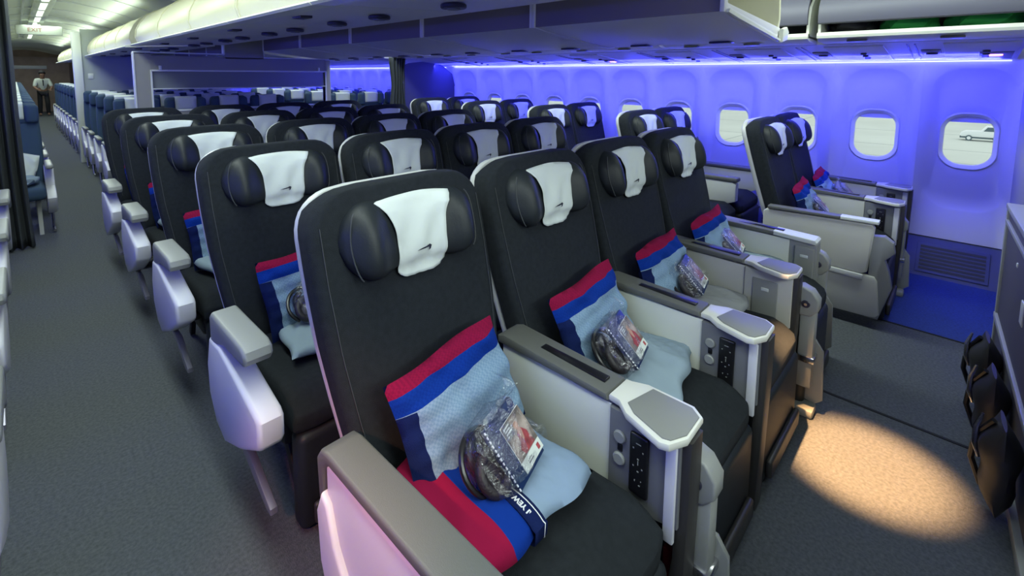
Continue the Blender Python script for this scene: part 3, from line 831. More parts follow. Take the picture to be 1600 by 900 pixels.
def console_(par, x, kind='mid', remote=True):
    """armrest console at local x; kind mid, tail or plain"""
    bm = NB(); prism(bm, [(.22, .632), (-.165, .622), (-.165, .33), (.10, .33), (.22, .42)], 'x', x-.040, x+.040, bev=.004)
    body = obj('armrest_console', bm, 'panel' if kind != 'win' else 'beige', par)
    bm = NB(); prism(bm, [(.235, .628), (.235, .650), (.21, .660), (-.155, .650), (-.16, .632)], 'x', x-.050, x+.050, bev=.006); cp = obj('armrest_cap', bm, 'armtop', body)
    bm = NB(); box(bm, x-.014, x+.014, -.13, .09, .650, .6575, .002, mx=T(0, 0, 0)); 
    obj('cap_slot', bm, 'black', body)
    # cocktail table
    if kind == 'slim':
        bm = NB(); prism(bm, [(-.09, .632), (-.09, .654), (-.275, .646), (-.285, .635), (-.28, .622)], 'x', x-.052, x+.052, bev=.005); obj('cap_nose', bm, 'trimw', body)
        bm = NB(); prism(bm, [(-.165, .625), (-.285, .622), (-.29, .45), (-.26, .30), (-.165, .33)], 'x', x-.038, x+.038, bev=.004); obj('front_panel', bm, 'armgrey', body)
        bm = NB(); box(bm, x-.048, x-.038, -.275, -.19, .42, .600, .012, 3); lt = obj('latch_plate', bm, 'armgrey', body)
        bm = NB(); box(bm, x-.052, x-.046, -.25, -.215, .545, .560, .003); obj('latch', bm, 'trimw', lt)
        return body
    out = [(-.042, -.160), (.048, -.160), (.050, -.175), (.068, -.215), (.070, -.335), (.045, -.365), (-.050, -.368), (-.100, -.345), (-.108, -.325), (-.075, -.225), (-.045, -.19)]
    bm = NB(); prism(bm, [(x+a, b) for a, b in out], 'z', .630, .650, bev=.005); tb = obj('cocktail_table', bm, 'tblrim', body)
    cx_, cy_ = sum(a for a, b in out[2:])/9, sum(b for a, b in out[2:])/9-.01
    bm = NB(); prism(bm, [(x+cx_+(a-cx_)*.84, cy_+(b-cy_)*.84-.006) for a, b in out[3:]], 'z', .6485, .6530, bev=.0012); obj('table_inset', bm, 'tbl', tb)
    # control panel, front strip and post
    bm = NB(); prism(bm, [(-.166, .620), (-.350, .620), (-.350, .40), (-.166, .36)], 'x', x-.047, x+.040, bev=.004); cpn = obj('control_panel', bm, 'gplast' if remote else 'beige', body)
    if remote:
        for dz in (.555, .495):
            bm = NB(); cyl(bm, (x-.050, -.198, dz), (1, 0, 0), .0165, .010, 20, .003); obj('button', bm, 'armgrey', cpn)
        bm = NB(); box(bm, x-.050, x-.045, -.206, -.192, .515, .535, .003); obj('jack_socket', bm, 'black', cpn)
        bm = NB(); box(bm, x-.057, x-.045, -.278, -.228, .43, .592, .008, 3); rm = obj('remote', bm, 'black', cpn)
        bm = NB()
        for yy, zz, sy, sz in ((-.253, .570, .012, .002), (-.240, .555, .003, .003), (-.265, .553, .003, .003), (-.253, .520, .002, .010), (-.241, .508, .003, .003), (-.264, .508, .003, .003), (-.253, .497, .004, .003), (-.253, .530, .004, .003), (-.246, .47, .002, .004), (-.258, .462, .004, .002), (-.262, .475, .002, .002)):
            box(bm, x-.0578, x-.0565, yy-sy*.55, yy+sy*.55, zz-sz*.55, zz+sz*.55)
        obj('remote_keys', bm, 'armgrey', rm, smooth=False)
        bm = NB(); box(bm, x-.055, x-.040, -.345, -.318, .36, .612, .005); obj('front_strip', bm, 'whitep', body)
    else:
        bm = NB(); box(bm, x-.052, x-.044, -.30, -.20, .42, .585, .012, 3); lt = obj('latch_plate', bm, 'armgrey', body)
        bm = NB(); box(bm, x-.055, x-.050, -.265, -.235, .535, .550, .003); obj('latch', bm, 'trimw', lt)
    bm = NB(); prism(bm, [(-.340, .628), (-.372, .628), (-.372, .50), (-.362, .02), (-.30, .02), (-.335, .30)], 'x', x-.035, x+.035, bev=.008); obj('front_post', bm, 'postdark', body)
    return body
def monitor_arm(par, x, dy=0, dz=0):
    bm = NB(); prism(bm, [(-.335, .52), (-.375, .535), (-.415, .52), (-.440, .485), (-.440, .44), (-.415, .41), (-.365, .405), (-.335, .42)], 'x', x-.032, x+.032, bev=.007, seg=3); ob = obj('monitor_arm', bm, 'armgrey', par)
    bm = NB(); cyl(bm, (x-.033, -.395, .462), (1, 0, 0), .016, .008, 20, .002); pv = obj('pivot_bolt', bm, 'psudark', ob)
    bm = NB(); cyl(bm, (x-.038, -.395, .462), (1, 0, 0), .006, .006, 10); obj('bolt_head', bm, 'chrome', pv)
    bm = NB(); box(bm, x-.026, x+.026, -.432, -.375, .12, .43, .008); obj('arm_shaft', bm, 'armgrey', ob)
    bm = NB(); box(bm, x-.034, x+.034, -.440, -.362, .225, .25, .005); obj('shaft_collar', bm, 'chrome', ob)
    bm = NB(); prism(bm, [(-.36, .30), (-.43, .30), (-.46, .26), (-.47, .06), (-.44, .03), (-.36, .05)], 'x', x+.034, x+.050, bev=.005); obj('stowed_monitor', bm, 'armgrey', ob)
    bm = NB(); box(bm, x-.045, x+.045, -.45, -.30, .0, .035, .01); obj('floor_fitting', bm, 'armgrey', ob)
    bm = NB(); box(bm, x+.01, x+.028, -.33, -.305, .09, .20, .004); obj('vest_strap', bm, 'red', ob)
    for q in [ob]+list(ob.children_recursive):
        for v in q.data.vertices:
            if q.name.startswith('floor_fitting'): v.co.y += dy
            else: v.co.y += dy; v.co.z += dz*min(1, max(0, (v.co.z-.1)/.3))
def outer_panel(par, x, big=False):
    """shroud on the aisle side of a front-row seat"""
    s = -1
    if not big:
        bm = NB(); prism(bm, [(.200, .598), (-.30, .616), (-.38, .60), (-.40, .45), (-.36, .20), (-.10, .14), (.12, .22), (.20, .40)], 'x', x-.030, x+.030, bev=.012, seg=3); o = obj('side_shroud', bm, 'outpanel', par)
        bm = NB(); prism(bm, [(.225, .50), (.232, .600), (.212, .628), (.18, .636), (-.335, .650), (-.345, .625), (.18, .608), (.200, .585), (.205, .50)], 'x', x-.036, x+.055, bev=.008, seg=3); obj('armrest_cap', bm, 'armtop', o)
        bm = NB(); prism(bm, [(-.336, .620), (-.42, .624), (-.43, .645), (-.336, .652)], 'x', x-.037, x+.056, bev=.006); obj('cap_nose', bm, 'armgrey', o)
        bm = NB(); prism(bm, [(.198, .535), (.17, .52), (.14, .44), (.02, .30), (-.28, .27), (-.36, .18), (-.12, .10), (.13, .18), (.21, .36), (.222, .48)], 'x', x-.045, x-.018, bev=.008, seg=3); obj('lower_shroud', bm, 'outpanel', o)
    else:
        bm = NB(); prism(bm, [(.27, .605), (-.27, .622), (-.285, .60), (-.265, .335), (-.24, .32), (.26, .335), (.285, .36), (.285, .59)], 'x', x-.022, x+.022, bev=.008, seg=3); o = obj('side_shroud', bm, 'beige', par)
        bm = NB(); prism(bm, [(.26, .61), (-.12, .622), (-.12, .640), (.26, .630)], 'x', x-.03, x+.04, bev=.005); obj('armrest_cap', bm, 'armtop', o)
        bm = NB(); prism(bm, [(-.122, .622), (-.30, .627), (-.30, .645), (-.122, .642)], 'x', x-.03, x+.04, bev=.005); obj('cap_nose', bm, 'trimw', o)
        bm = NB(); prism(bm, [(.10, .33), (-.30, .315), (-.315, .29), (-.335, .095), (-.32, .075), (-.29, .07), (.10, .06), (.14, .09), (.14, .30)], 'x', x-.018, x+.012, bev=.006, seg=3); o2 = obj('lower_shroud', bm, 'beige', o)
        bm = NB(); prism(bm, [(.02, .325), (-.25, .318), (-.25, .286), (.02, .300)], 'x', x-.034, x-.012, bev=.004); obj('grab_rail', bm, 'shell', o2)
        bm = NB(); prism(bm, [(-.27, .55), (-.33, .56), (-.37, .53), (-.38, .47), (-.34, .42), (-.36, .36), (-.38, .26), (-.33, .06), (-.27, .06)], 'x', x-.006, x+.05, bev=.008); obj('monitor_arm', bm, 'armgrey', o)
def aisle_arm(par, x):
    """silver-capped arm with a curved white fairing, second row and aft"""
    bm = NB(); prism(bm, [(.085, .50), (.09, .625), (.07, .645), (-.23, .650), (-.262, .638), (-.270, .615), (-.255, .592), (-.06, .575), (.03, .54)], 'x', x-.045, x+.045, bev=.012, seg=3); o = obj('armrest', bm, 'armgrey', par)
    bm = NB(); prism(bm, [(.09, .55), (.13, .44), (.12, .33), (.05, .245), (-.04, .222), (-.20, .290), (-.365, .385), (-.378, .405), (-.378, .475), (-.355, .492), (-.24, .515), (-.10, .545), (-.02, .56)], 'x', x-.050, x+.030, bev=.016, seg=3)
    obj('side_fairing', bm, 'whitep', o)
    bm = NB(); prism(bm, [(.02, .235), (-.16, .235), (-.31, .165), (-.335, .155), (-.335, .135), (-.30, .135), (-.12, .20)], 'x', x-.012, x+.012, bev=.004); obj('support_bar', bm, 'steel', o)
def plain_arm(par, x):
    bm = NB(); prism(bm, [(.20, .61), (-.28, .61), (-.31, .59), (-.31, .45), (-.1, .36), (.20, .36)], 'x', x-.035, x+.035, bev=.006); o = obj('armrest', bm, 'panel', par)
    bm = NB(); box(bm, x-.045, x+.045, -.32, .22, .608, .645, .012, 3); obj('armrest_cap', bm, 'armtop', o)

XC = [.79, 1.425, 2.025, 2.63]; XR = [3.855, 4.435]; XL = [-.432, -1.02]
AX = [.30, .298, .298, .275]
CN = ['left-aisle seat', 'second seat from the left aisle', 'third seat from the left aisle', 'right-aisle seat']
PG = 'charcoal premium seats'
def seat(kind, loc):
    t = thing('premium_seat', loc); make_core(t)
    if kind == 'A1': outer_panel(t, -.318); console(t, .305); monitor_arm(t, .368, .035, .02); make_legrest(t)
    if kind == 'B1': console(t, .283); make_legrest(t)
    if kind == 'C1': console(t, .315, 'win', False, .05); monitor_arm(t, .368, .055, .04); make_legrest(t)
    if kind == 'D1': console(t, .255, 'slim', False); monitor_arm(t, .300, .11, .045); make_legrest(t)
    if kind == 'E1': outer_panel(t, -.355, True); console(t, .285, 'win'); monitor_arm(t, .335, .05, .02); make_legrest(t)
    if kind == 'F1': console(t, .30, 'win'); make_legrest(t)
    if kind == 'A': aisle_arm(t, -.315); plain_arm(t, .305); make_legrest(t)
    if kind == 'M': plain_arm(t, .298); make_legrest(t)
    if kind == 'D': aisle_arm(t, .28); make_legrest(t)
    if kind == 'L': aisle_arm(t, .305); plain_arm(t, -.30); make_legrest(t)
    return t
ROWN = ['front', 'second', 'third', 'fourth', 'rearmost']
PITCH_S = .965
protos = {}
for r in range(5):
    for c in range(4):
        k = 'ABCD'[c]+'1' if r == 0 else ('A' if c == 0 else 'D' if c == 3 else 'M')
        loc = (XC[c], .75+r*PITCH_S, 0)
        if k in protos: o = dup(protos[k], loc)
        else: o = protos[k] = seat(k, loc)
        tag(o, 'charcoal premium seat, %s row of the centre block, %s' % (ROWN[r], CN[c]), 'seat', PG)
    for c in range(2):
        k = 'EF'[c]+'1' if r == 0 else ('A' if c == 0 else 'M')
        loc = (XR[c], .59+r*PITCH_S, 0)
        if k in protos: o = dup(protos[k], loc)
        else: o = protos[k] = seat(k, loc)
        tag(o, 'charcoal premium seat of the right window pair, %s row, %s' % (ROWN[r], ['aisle side', 'beside the window'][c]), 'seat', PG)
    if r:
        for c in range(2):
            k = 'L' if c == 0 else 'M'
            loc = (XL[c], .75+r*PITCH_S+.09, 0)
            if k in protos: o = dup(protos[k], loc)
            else: o = protos[k] = seat(k, loc)
            tag(o, 'premium seat of the left pair, %s row, %s' % (ROWN[r], ['white fairing on the aisle', 'beside the window'][c]), 'seat', PG)

# ================================================================== PILLOWS, BLANKETS, KITS
def pillow_mesh(seed, w=.192, h=.152, th=.046):
    rnd = random.Random(seed); bm = NB(); n = 30; m = 24
    ph = [rnd.uniform(0, 6) for _ in range(8)]
    def f(s):
        def g(u, v):
            X = 2*u-1; Z = 2*v-1
            e = (1-abs(X)**3.2)*(1-abs(Z)**3.2)
            d = th*max(e, 0)**.55
            wr = .0045*math.sin(9*X+5*Z+ph[0])+.004*math.sin(14*Z-6*X*Z+ph[1])+.003*math.sin(16*X+9*Z*Z+ph[2])+.005*math.sin(4*X*Z+7*Z+ph[3])
            x = w*X*(1-.05*(1-Z*Z)*0-.04*Z*Z*X*X*0+.02*math.sin(3*Z+ph[4])); z = h*Z*(1+.03*math.sin(4*X+ph[5]))
            return Vector((x, s*d+(wr*min(1, e*4)), z))
        return g
    V1 = grid(bm, f(-1), n, m); V2 = grid(bm, f(.7), n, m)
    for f_ in bm.faces:
        if f_.verts[0] in {V2[i][j] for i in (0,) for j in (0,)}: pass
    s2 = {v for r in V2 for v in r}
    for f_ in bm.faces:
        c_ = f_.calc_center_median()
        if all(v in s2 for v in f_.verts) or (c_.x/(1+.02*math.sin(3*c_.z/h+ph[4])) < -w*.79 and c_.z < .075): f_.material_index = 1
    bmesh.ops.remove_doubles(bm, verts=bm.verts[:], dist=.0006)
    bmesh.ops.recalc_face_normals(bm, faces=bm.faces[:])
    return bm
def pillow(loc, rot, seed, label):
    o = obj('pillow', pillow_mesh(seed), ['pillow', 'navyfab'], ang=80); o.location = loc; o.rotation_euler = rot
    tag(o, label, 'pillow', 'striped pillows on the seats'); return o
def blanket(loc, rot, seed, label, m='blanket', sx=.20, sy=.165, band=True, th=.034):
    rnd = random.Random(seed); ph = [rnd.uniform(0, 6) for _ in range(6)]
    t = thing('folded_blanket', loc); t.rotation_euler = rot
    def top(x, y, off=0):
        X = x/sx; Y = y/sy
        e = max(0, 1-abs(X)**6)*max(0, 1-abs(Y)**4)
        b = th*(e**.4)*(1+.20*math.sin(3*X+ph[0])+.12*math.sin(7*X+ph[1])*math.cos(3*Y)+.10*math.sin(5*Y+ph[2]))
        q = .004*math.sin(24*X+4*Y)*math.sin(15*Y+6*X) if X > .2 else .003*math.sin(18*X+10*Y*X)
        if abs(X-.08) < .17 and band: b *= .93
        return b+q*e+off
    bm = NB()
    def g(s):
        def f(u, v):
            X = 2*u-1; Y = 2*v-1; x = sx*X*(1+.03*math.sin(5*Y+ph[3])); y = sy*Y*(1+.05*math.sin(6*X+ph[4]))
            return Vector((x, y, top(sx*X, sy*Y) if s > 0 else -.7*th*(max(0, 1-abs(X)**6)*max(0, 1-abs(Y)**4))**.4))
        return f
    grid(bm, g(1), 44, 30); grid(bm, g(-1), 44, 30)
    bmesh.ops.remove_doubles(bm, verts=bm.verts[:], dist=.0006); bmesh.ops.recalc_face_normals(bm, faces=bm.faces[:])
    obj('blanket_cloth', bm, m, t, ang=80)
    if band:
        bm = NB()
        prf = [Vector((0, sy*1.04*math.cos(a), (max(top(.02, max(-sy*.97, min(sy*.97, sy*1.0*math.cos(a)))), .0)+.004)*1.0 if math.sin(a) > 0 else -.70*th*math.sin(-a)**.4-.003)) for a in [2*PI*q/48 for q in range(48)]]
        loft(bm, [[p+Vector((dx, 0, 0)) for p in prf] for dx in (-.045, -.03, -.015, -.004)], cap=False)
        bd = obj('paper_band', bm, 'navyfab', t, solid=.0015, ang=80)
        bm = NB()
        loft(bm, [[p*1.0+Vector((dx, p.y*.005, .0022 if p.z > 0 else -.002)) for p in prf] for dx in (-.014, -.0115)], cap=False)
        obj('band_line', bm, 'bandtxt', bd, solid=.0006)
        cu = bpy.data.curves.new('band_lettering', 'FONT'); cu.body = 'AI YEW'; cu.size = .017; cu.extrude = .0004; cu.offset = .0006
        tmp = bpy.data.objects.new('tmp', cu); COL.objects.link(tmp)
        me = bpy.data.meshes.new_from_object(tmp.evaluated_get(bpy.context.evaluated_depsgraph_get())); bpy.data.objects.remove(tmp)
        for v in me.vertices:
            x, y = v.co.x, v.co.y
            X = .012+y*-1; Y = -sy*.78+x*1.0
            X = -.022-y; Y = -.160+x*1.0
            v.co = Vector((X, Y, max(top(.02, max(-sy*.97, Y)), 0)+.0062+v.co.z))
        me.materials.append(MT['bandtxt']); to = bpy.data.objects.new('band_lettering', me); COL.objects.link(to); to.parent = bd
    tag(t, label, 'blanket', 'folded blankets on the seats'); return t
def headphones(loc, rot, label):
    t = thing('headphones', loc); t.rotation_euler = rot
    for s in (-1, 1):
        bm = NB(); n = 28
        rings = []
        for k in range(n):
            a = 2*PI*k/n; c = Vector((.036*math.cos(a), 0, .040*math.sin(a))); d = Vector((math.cos(a), 0, math.sin(a)))
            rings.append([c+d*(.013*math.cos(b))+Vector((0, .013*math.sin(b), 0)) for b in [2*PI*q/10 for q in range(10)]])
        rings.append(rings[0]); loft(bm, rings, cap=False); bmesh.ops.remove_doubles(bm, verts=bm.verts[:], dist=.0002)
        cyl(bm, (0, .012, 0), (0, 1, 0), .034, .014, 20, .004)
        bmesh.ops.transform(bm, matrix=T(.012*s, .022*s, .016*s) @ RZ(.12*s), verts=bm.verts[:])
        obj('ear_cup', bm, 'foam', t, ang=60)
    bm = NB(); tube(bm, [(.066*math.cos(a)*1.0, .004, .068*math.sin(a)+.008) for a in [-.7+4.6*k/20 for k in range(21)]], .007, 8); obj('headband', bm, 'black', t)
    tag(t, label, 'headphones', 'headphones in plastic bags'); return t
def booklet(loc, rot, label, w=.062, h=.075):
    t = thing('booklet', loc); t.rotation_euler = rot
    bm = NB(); box(bm, -w, w, -.007, .007, -h, h, .002); obj('cover', bm, 'booklet', t)
    bm = NB()
    for x in (-w-.0005,):
        for k in range(14): box(bm, x-.001, x+.002, -.0085, -.006, -h+.003+k*.0107, -h+.0085+k*.0107)
    obj('stitched_edge', bm, 'bandtxt', t, smooth=False)
    bm = NB(); box(bm, -.022, w+.004, -.0095, -.0075, -.066, .048, .001); cd = obj('card', bm, 'card', t, smooth=False)
    bm = NB(); box(bm, -.021, w+.003, -.0102, -.0094, -.040, .047); obj('card_photo', bm, 'photo', cd, smooth=False)
    bm = NB(); box(bm, -.019, .012, -.0106, -.0100, .012, .044); 
    o = obj('title_block', bm, 'gplast', cd, smooth=False)
    bm = NB()
    for k, (a, b) in enumerate(((-.015, .008), (-.015, .004), (-.015, .007), (-.015, -.009))): box(bm, a, b, -.0110, -.0105, .037-k*.0065, .0405-k*.0065)
    obj('title_lines', bm, 'card', cd, smooth=False)
    bm = NB(); prism(bm, [(.006, -.038), (.0, -.022), (.010, -.012), (.016, .008), (.034, .010), (.046, -.006), (.050, -.038)], 'y', -.0106, -.0100); obj('figure_clothing', bm, 'photored', cd, smooth=False)
    bm = NB(); cyl(bm, (.025, -.0103, .022), (0, 1, 0), .0085, .0008, 14); prism(bm, [(.018, .005), (.022, .018), (.029, .018), (.034, .005), (.028, -.014), (.022, -.014)], 'y', -.0108, -.0101); obj('figure_face', bm, 'skinpic', cd, smooth=False)
    bm = NB(); box(bm, .046, .056, -.0100, -.0093, -.060, -.047); obj('emblem', bm, 'photored', cd, smooth=False)
    bm = NB(); box(bm, .0, .022, -.0100, -.0094, -.058, -.055); box(bm, .0, .018, -.0100, -.0094, -.052, -.050); obj('small_print', bm, 'gplast', cd, smooth=False)
    tag(t, label, 'booklet', 'booklets in plastic bags'); return t
def plastic_bag(loc, rot, label, w=.092, h=.086, seed=1):
    rnd = random.Random(seed); bm = NB(); bmesh.ops.create_icosphere(bm, subdivisions=3, radius=1)
    for v in bm.verts:
        p = v.co.copy()
        n = .10*math.sin(11*p.x+7*p.z+seed)*math.sin(9*p.z-5*p.y)+.06*math.sin(23*p.x-13*p.z+seed*2)+.04*math.sin(31*p.z+17*p.x)
        e = .62
        q = Vector([math.copysign(abs(c)**e, c) for c in p])
        v.co = Vector((q.x*w*(1+n*.6), q.y*.046*(1+n*1.6), q.z*h*(1+n*.6)))
    # twisted tail of the bag
    V = grid(bm, lambda u, v: Vector((w*.75+.055*u, .02*math.sin(v*9+u*4)*(1+u), -.02+(v-.3)*.13*(1+.5*u)+.006*math.sin(20*v))), 10, 14)
    for v in bm.verts: v.co += Vector([rnd.uniform(-.005, .005) for _ in range(3)])
    o = obj('plastic_bag', bm, 'plastic', smooth=False); o.location = loc; o.rotation_euler = rot
    tag(o, label, 'plastic bag', 'clear bags with headphones'); return o
def kit(base, tilt, rz, who, seed):
    """headphones and a booklet in a clear bag, leaning on the pillow"""
    b = Vector(base); m = Matrix.Rotation(rz, 4, 'Z') @ Matrix.Rotation(tilt, 4, 'X') @ Matrix.Rotation(-.16, 4, 'Y')
    e = m.to_euler()
    plastic_bag(b, e, 'clear crinkled plastic bag on %s' % who, seed=seed)
    headphones(b+(m @ Vector((-.045, .012, .0))), e, 'black headphones in the bag on %s' % who)
    booklet(b+(m @ Vector((.022, -.026, -.008))), e, 'navy booklet in the clear bag on %s' % who)
SN = [[('the front left-aisle seat'), ('the front second seat from the left aisle'), ('the front third seat from the left aisle'), ('the front right-aisle seat of the centre block')]]
def dress(x, y, who, rz=0, bk='blanket', brot=.3, full=True, seed=1, px=0, pz=0, bx=0, kp=None, band=True):
    pillow((x+px, y+.155-.04, .605+pz), (-.36, .0-.10+.02*seed % .05, rz), seed, 'pale blue striped pillow on %s' % who)
    blanket((x+bx+.01, y-.03, .487), (.0, 0, brot), seed+3, 'folded blanket on %s' % who, m=bk, band=band, sx=.175, sy=.15)
    if full: kit(kp or (x, y+.0, .59), -.72, rz+.08, who, seed)
A1p = pillow((.785, .868, .612), (-.40, -.10, .06), 3, 'pale blue pillow with magenta and blue stripes on the front left-aisle seat')
blanket((.765, .745, .495), (.0, .0, .0), 5, 'folded blanket with magenta and blue stripes and navy band on the front left-aisle seat', sx=.195, sy=.175)
kit((.770, .715, .586), -.66, .14, 'the front left-aisle seat', 2)
dress(1.425, .75, SN[0][1], .02, 'palefab', .25, True, 5, px=.0, bx=.06, kp=(1.375, .745, .588), band=False)
dress(2.025, .75, SN[0][2], .0, 'greyfab', .2, True, 7, px=-.02, bx=.05, kp=(2.06, .80, .588), band=False)
dress(2.63, .75, SN[0][3], .0, 'palefab', .1, True, 9, px=-.05, bx=.05, kp=(2.63, .82, .588), band=False)
dress(3.855, .59, 'the front aisle seat of the right window pair', .05, 'palefab', .1, True, 11, px=-.05, bx=.02, kp=(3.85, .655, .588), band=False)
dress(4.435, .59, 'the front window seat of the right pair', .05, 'palefab', .1, True, 13, px=-.05, band=False)
dress(.79, 1.715, 'the second-row left-aisle seat', .0, 'palefab', -.15, True, 15, px=.03, bx=.02, kp=(.80, 1.74, .588), band=False)
dress(.79, 2.68, 'the third-row left-aisle seat', .0, 'palefab', .2, True, 17, band=False)
dress(.79, 3.645, 'the fourth-row left-aisle seat', .0, 'palefab', .1, True, 19, band=False)
dress(.79, 4.61, 'the rearmost left-aisle seat', .0, 'palefab', .1, False, 21, band=False)
dress(1.425, 1.715, 'the second-row seat second from the left aisle', .0, 'palefab', .1, False, 23, band=False)
dress(2.025, 1.715, 'the second-row seat third from the left aisle', .0, 'palefab', .1, False, 25, px=.05, band=False)

# ================================================================== ECONOMY SEATS
def eco(loc, arm):
    t = thing('economy_seat', loc)
    bm = NB(); rings = []
    for k in range(12):
        v = k/11; z = .42+.66*v; hw = .215+.012*math.sin(v*PI); 
        if v > .9: hw -= .03*((v-.9)/.1)**2
        rings.append([Vector((x, .17+(z-.45)*.16+y, z)) for x, y in rrect(hw, .05, .03, 3)])
    loft(bm, rings); obj('backrest', bm, 'ecoback', t, ang=60)
    bm = NB(); box(bm, -.212, .212, .195, .275, .99, 1.19, .035, 3, mx=T(0, 0, 0)); 
    for s in (-1, 1): box(bm, s*.17-.05, s*.17+.05, .155, .26, 1.0, 1.18, .035, 3)
    hr = obj('headrest', bm, 'ecoback', t)
    bm = NB(); grid(bm, lambda u, v: Vector((-.115+.23*u, (.188-.0*v) if v < .8 else .188+.10*(v-.8)/.2, 1.04+.158*min(1, v/.8))), 5, 8); obj('headrest_cover', bm, 'cover', hr, solid=.003)
    bm = NB(); box(bm, -.215, .215, -.28, .20, .33, .45, .04, 3); obj('seat_cushion', bm, 'ecoback', t)
    for s in (-1, 1):
        bm = NB(); prism(bm, [(-.2, .0), (-.16, .0), (.0, .3), (.16, .3), (.24, 0), (.28, 0), (.2, .33), (-.05, .33)], 'x', s*.16-.015, s*.16+.015); obj('leg', bm, 'armgrey', t, smooth=False)
    for s in arm:
        bm = NB(); box(bm, s*.25-.028, s*.25+.028, -.22, .17, .60, .64, .015, 3); a = obj('armrest', bm, 'armgrey', t)
        bm = NB(); prism(bm, [(.17, .60), (.20, .38), (.10, .22), (-.06, .16), (-.24, .26), (-.27, .34), (-.22, .38), (-.04, .42), (.06, .60)], 'x', s*.25-.035, s*.25+.035, bev=.012); obj('side_fairing', bm, 'whitep', a)
        bm = NB(); tube(bm, [(s*.25, .05, .16), (s*.25, -.05, .02), (s*.25, -.20, .02)], .012, 8); obj('foot_rail', bm, 'chrome', a)
    return t
ep = {}
def eseat(x, y, arm, label):
    k = arm
    if k in ep: o = dup(ep[k], (x, y, 0))
    else: o = ep[k] = eseat_new = eco((x, y, 0), arm)
    tag(o, label, 'seat', 'blue economy seats')
ECX = [.985, 1.47, 1.955, 2.44]; ELX = [-.08, -.57, -1.06]; ERX = [3.50, 3.99, 4.48]
for r in range(5):
    y = 6.42+r*.80
    for c in range(4):
        eseat(ECX[c], y, (-1,) if c == 0 else (1,) if c == 3 else (), 'blue economy seat, %s row behind the partition, %s in the block' % (ORD[r], ['leftmost', 'second from the left', 'third from the left', 'rightmost'][c]))
    for c in range(3):
        eseat(ERX[c], y-.1, (-1,) if c == 0 else (), 'blue economy seat right of the slanted divider, %s row, %s' % (ORD[r], ['aisle', 'middle', 'window'][c]))
for r in range(18):
    y = 6.02+r*.82
    for c in range(2 if r < 6 else 1):
        eseat(ELX[c], y, (1,) if c == 0 else (), 'blue economy seat left of the far aisle, %s row behind the curtain, %s' % ((ORD+['thirteenth', 'fourteenth', 'fifteenth', 'sixteenth', 'seventeenth', 'eighteenth'])[r], ['aisle', 'middle'][c]))
for r in range(9):
    eseat(.985, 10.75+r*.82, (-1,), 'blue economy seat past the white-edged divider along the aisle, %s row' % ORD[r])
# things on the nearest economy seat
o = pillow((-.10, 6.10, .60), (-.3, .25, 0), 31, 'pale pillow on the blue economy seat just behind the curtain'); o.data.materials[0] = MT['cover']; o.data.materials[1] = MT['cover']
lump('folded_blanket', -.08, 5.92, .50, .17, .14, .045, 'palefab', 'pale blue blanket on the blue economy seat just behind the curtain', 'blanket')

# exit sign under the far ceiling
t = thing('exit_sign', (.36, 11.15, 2.20))
bm = NB(); box(bm, -.30, .30, -.03, .03, -.08, .08, .02); obj('housing', bm, 'signw', t)
cu = bpy.data.curves.new('sign_letters', 'FONT'); cu.body = 'EXIT'; cu.size = .09; cu.extrude = .003; cu.align_x = 'CENTER'; cu.align_y = 'CENTER'
tmp = bpy.data.objects.new('tmp', cu); COL.objects.link(tmp)
me = bpy.data.meshes.new_from_object(tmp.evaluated_get(bpy.context.evaluated_depsgraph_get())); bpy.data.objects.remove(tmp)
me.transform(Matrix.Translation((-.06, -.034, 0)) @ Matrix.Rotation(PI/2, 4, 'X')); me.materials.append(MT['signt'])
lo = bpy.data.objects.new('letters', me); COL.objects.link(lo); lo.parent = t
bm = NB(); box(bm, -.02, .02, -.01, .01, .07, .20); obj('bracket', bm, 'signw', t)
tag(t, 'small white exit sign hanging under the far aisle ceiling', 'sign')

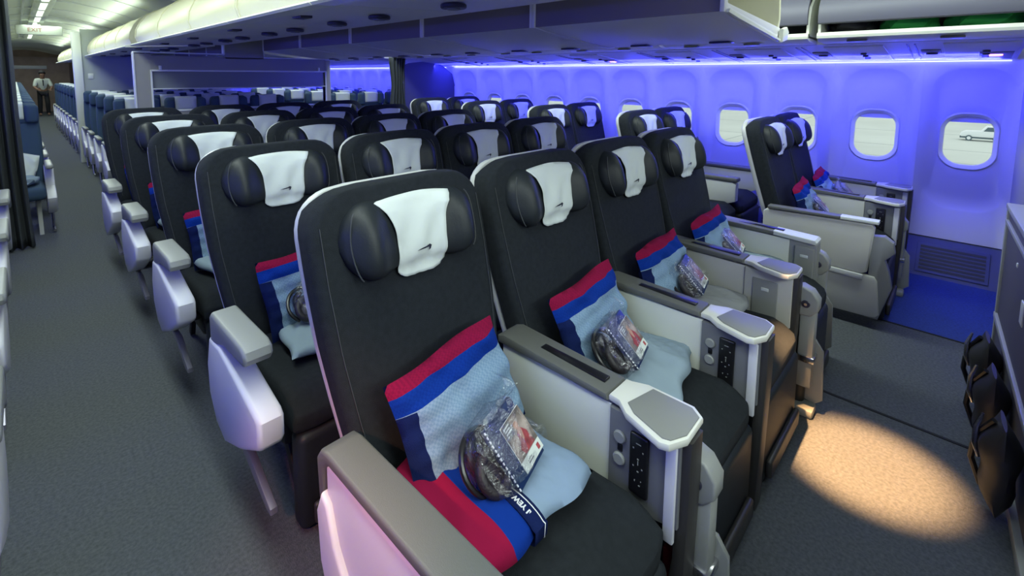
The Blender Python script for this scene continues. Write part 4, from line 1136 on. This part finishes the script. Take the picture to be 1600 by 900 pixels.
# ================================================================== CREW MEMBER
def person(loc, rz):
    root = thing('person', loc, rz); root.scale = (.94,)*3
    def skinned(nm, verts, edges, radii, m, par, sub=2):
        me = bpy.data.meshes.new(nm); me.from_pydata(verts, edges, []); me.materials.append(MT[m]); me.shade_smooth()
        o = bpy.data.objects.new(nm, me); COL.objects.link(o); o.parent = par
        md = o.modifiers.new('skin', 'SKIN'); md.use_smooth_shade = True
        for v, r in zip(me.skin_vertices[0].data, radii): v.radius = (r, r*(.8 if r > .08 else 1))
        me.skin_vertices[0].data[0].use_root = True
        s = o.modifiers.new('s', 'SUBSURF'); s.levels = sub; s.render_levels = sub
        return o
    V = [(0, 0, .88), (0, -.03, 1.08), (0, -.08, 1.26), (0, -.12, 1.36), (0, -.15, 1.42), (0, -.17, 1.50), (0, -.17, 1.56),
         (.17, -.08, 1.30), (.24, -.16, 1.06), (.18, -.36, .98), (.15, -.43, .97),
         (-.17, -.08, 1.30), (-.24, -.16, 1.06), (-.18, -.36, .98), (-.15, -.43, .97),
         (.09, 0, .84), (.10, -.06, .48), (.11, .02, .10), (.11, -.10, .04),
         (-.09, 0, .84), (-.10, -.02, .48), (-.11, .06, .10), (-.11, -.06, .04)]
    E = [(0, 1), (1, 2), (2, 3), (3, 4), (4, 5), (5, 6), (2, 7), (7, 8), (8, 9), (9, 10), (2, 11), (11, 12), (12, 13), (13, 14), (0, 15), (15, 16), (16, 17), (17, 18), (0, 19), (19, 20), (20, 21), (21, 22)]
    Rr = [.13, .12, .14, .06, .055, .085, .075, .06, .042, .032, .035, .06, .042, .032, .035, .085, .06, .04, .035, .085, .06, .04, .035]
    body = skinned('body', V, E, Rr, 'skin', root)
    skinned('shirt', V[:4]+[V[7], V[8], V[11], V[12]], [(0, 1), (1, 2), (2, 3), (2, 4), (4, 5), (2, 6), (6, 7)], [.142, .135, .152, .07, .075, .056, .075, .056], 'shirt', root)
    skinned('trousers', [V[0], V[15], V[16], (.11, .02, .06), V[19], V[20], (-.11, .06, .06)], [(0, 1), (1, 2), (2, 3), (0, 4), (4, 5), (5, 6)], [.138, .098, .078, .062, .098, .078, .062], 'trouser', root)
    bm = NB(); bmesh.ops.create_uvsphere(bm, u_segments=16, v_segments=10, radius=.105)
    for v in bm.verts: v.co = Vector((v.co.x*.92, v.co.y+(.02), v.co.z*.95+.03 if v.co.y > -.03 or v.co.z > .03 else v.co.z*.3+.05))
    bmesh.ops.transform(bm, matrix=T(0, -.17, 1.535), verts=bm.verts[:]); obj('hair', bm, 'trouser', root)
    bm = NB(); prism(bm, [(-.012, 1.10), (.012, 1.10), (.016, 1.32), (-.016, 1.32)], 'y', -.235, -.215); obj('necktie', bm, 'trouser', root)
    for s in (-1, 1):
        bm = NB()
        for q in range(4): tube(bm, [(s*.15+(q-1.5)*.016, -.45, .97), (s*.15+(q-1.5)*.017, -.49, .955), (s*.15+(q-1.5)*.017, -.505, .925)], [.008, .0075, .006], 6)
        tube(bm, [(s*.12, -.43, .97), (s*.10, -.46, .96), (s*.10, -.48, .945)], [.009, .008, .007], 6); obj('fingers', bm, 'skin', root)
    tag(root, 'crew member in pale shirt and dark trousers leaning forward far down the aisle', 'person')
person((.66, 22.2, 0), .1)
# service monument at the end of the aisle
t = thing('end_monument', (.35, 24.5, 0))
bm = NB(); box(bm, -1.2, 1.2, 0, .3, .0, 2.08, .01); obj('panel', bm, 'brown', t, smooth=False)
bm = NB(); box(bm, -.5, .55, -.02, .0, 1.62, 1.75, .01); obj('screen_strip', bm, 'trimw', t)
tag(t, 'brown wall panel closing the far end of the aisle', 'wall panel')
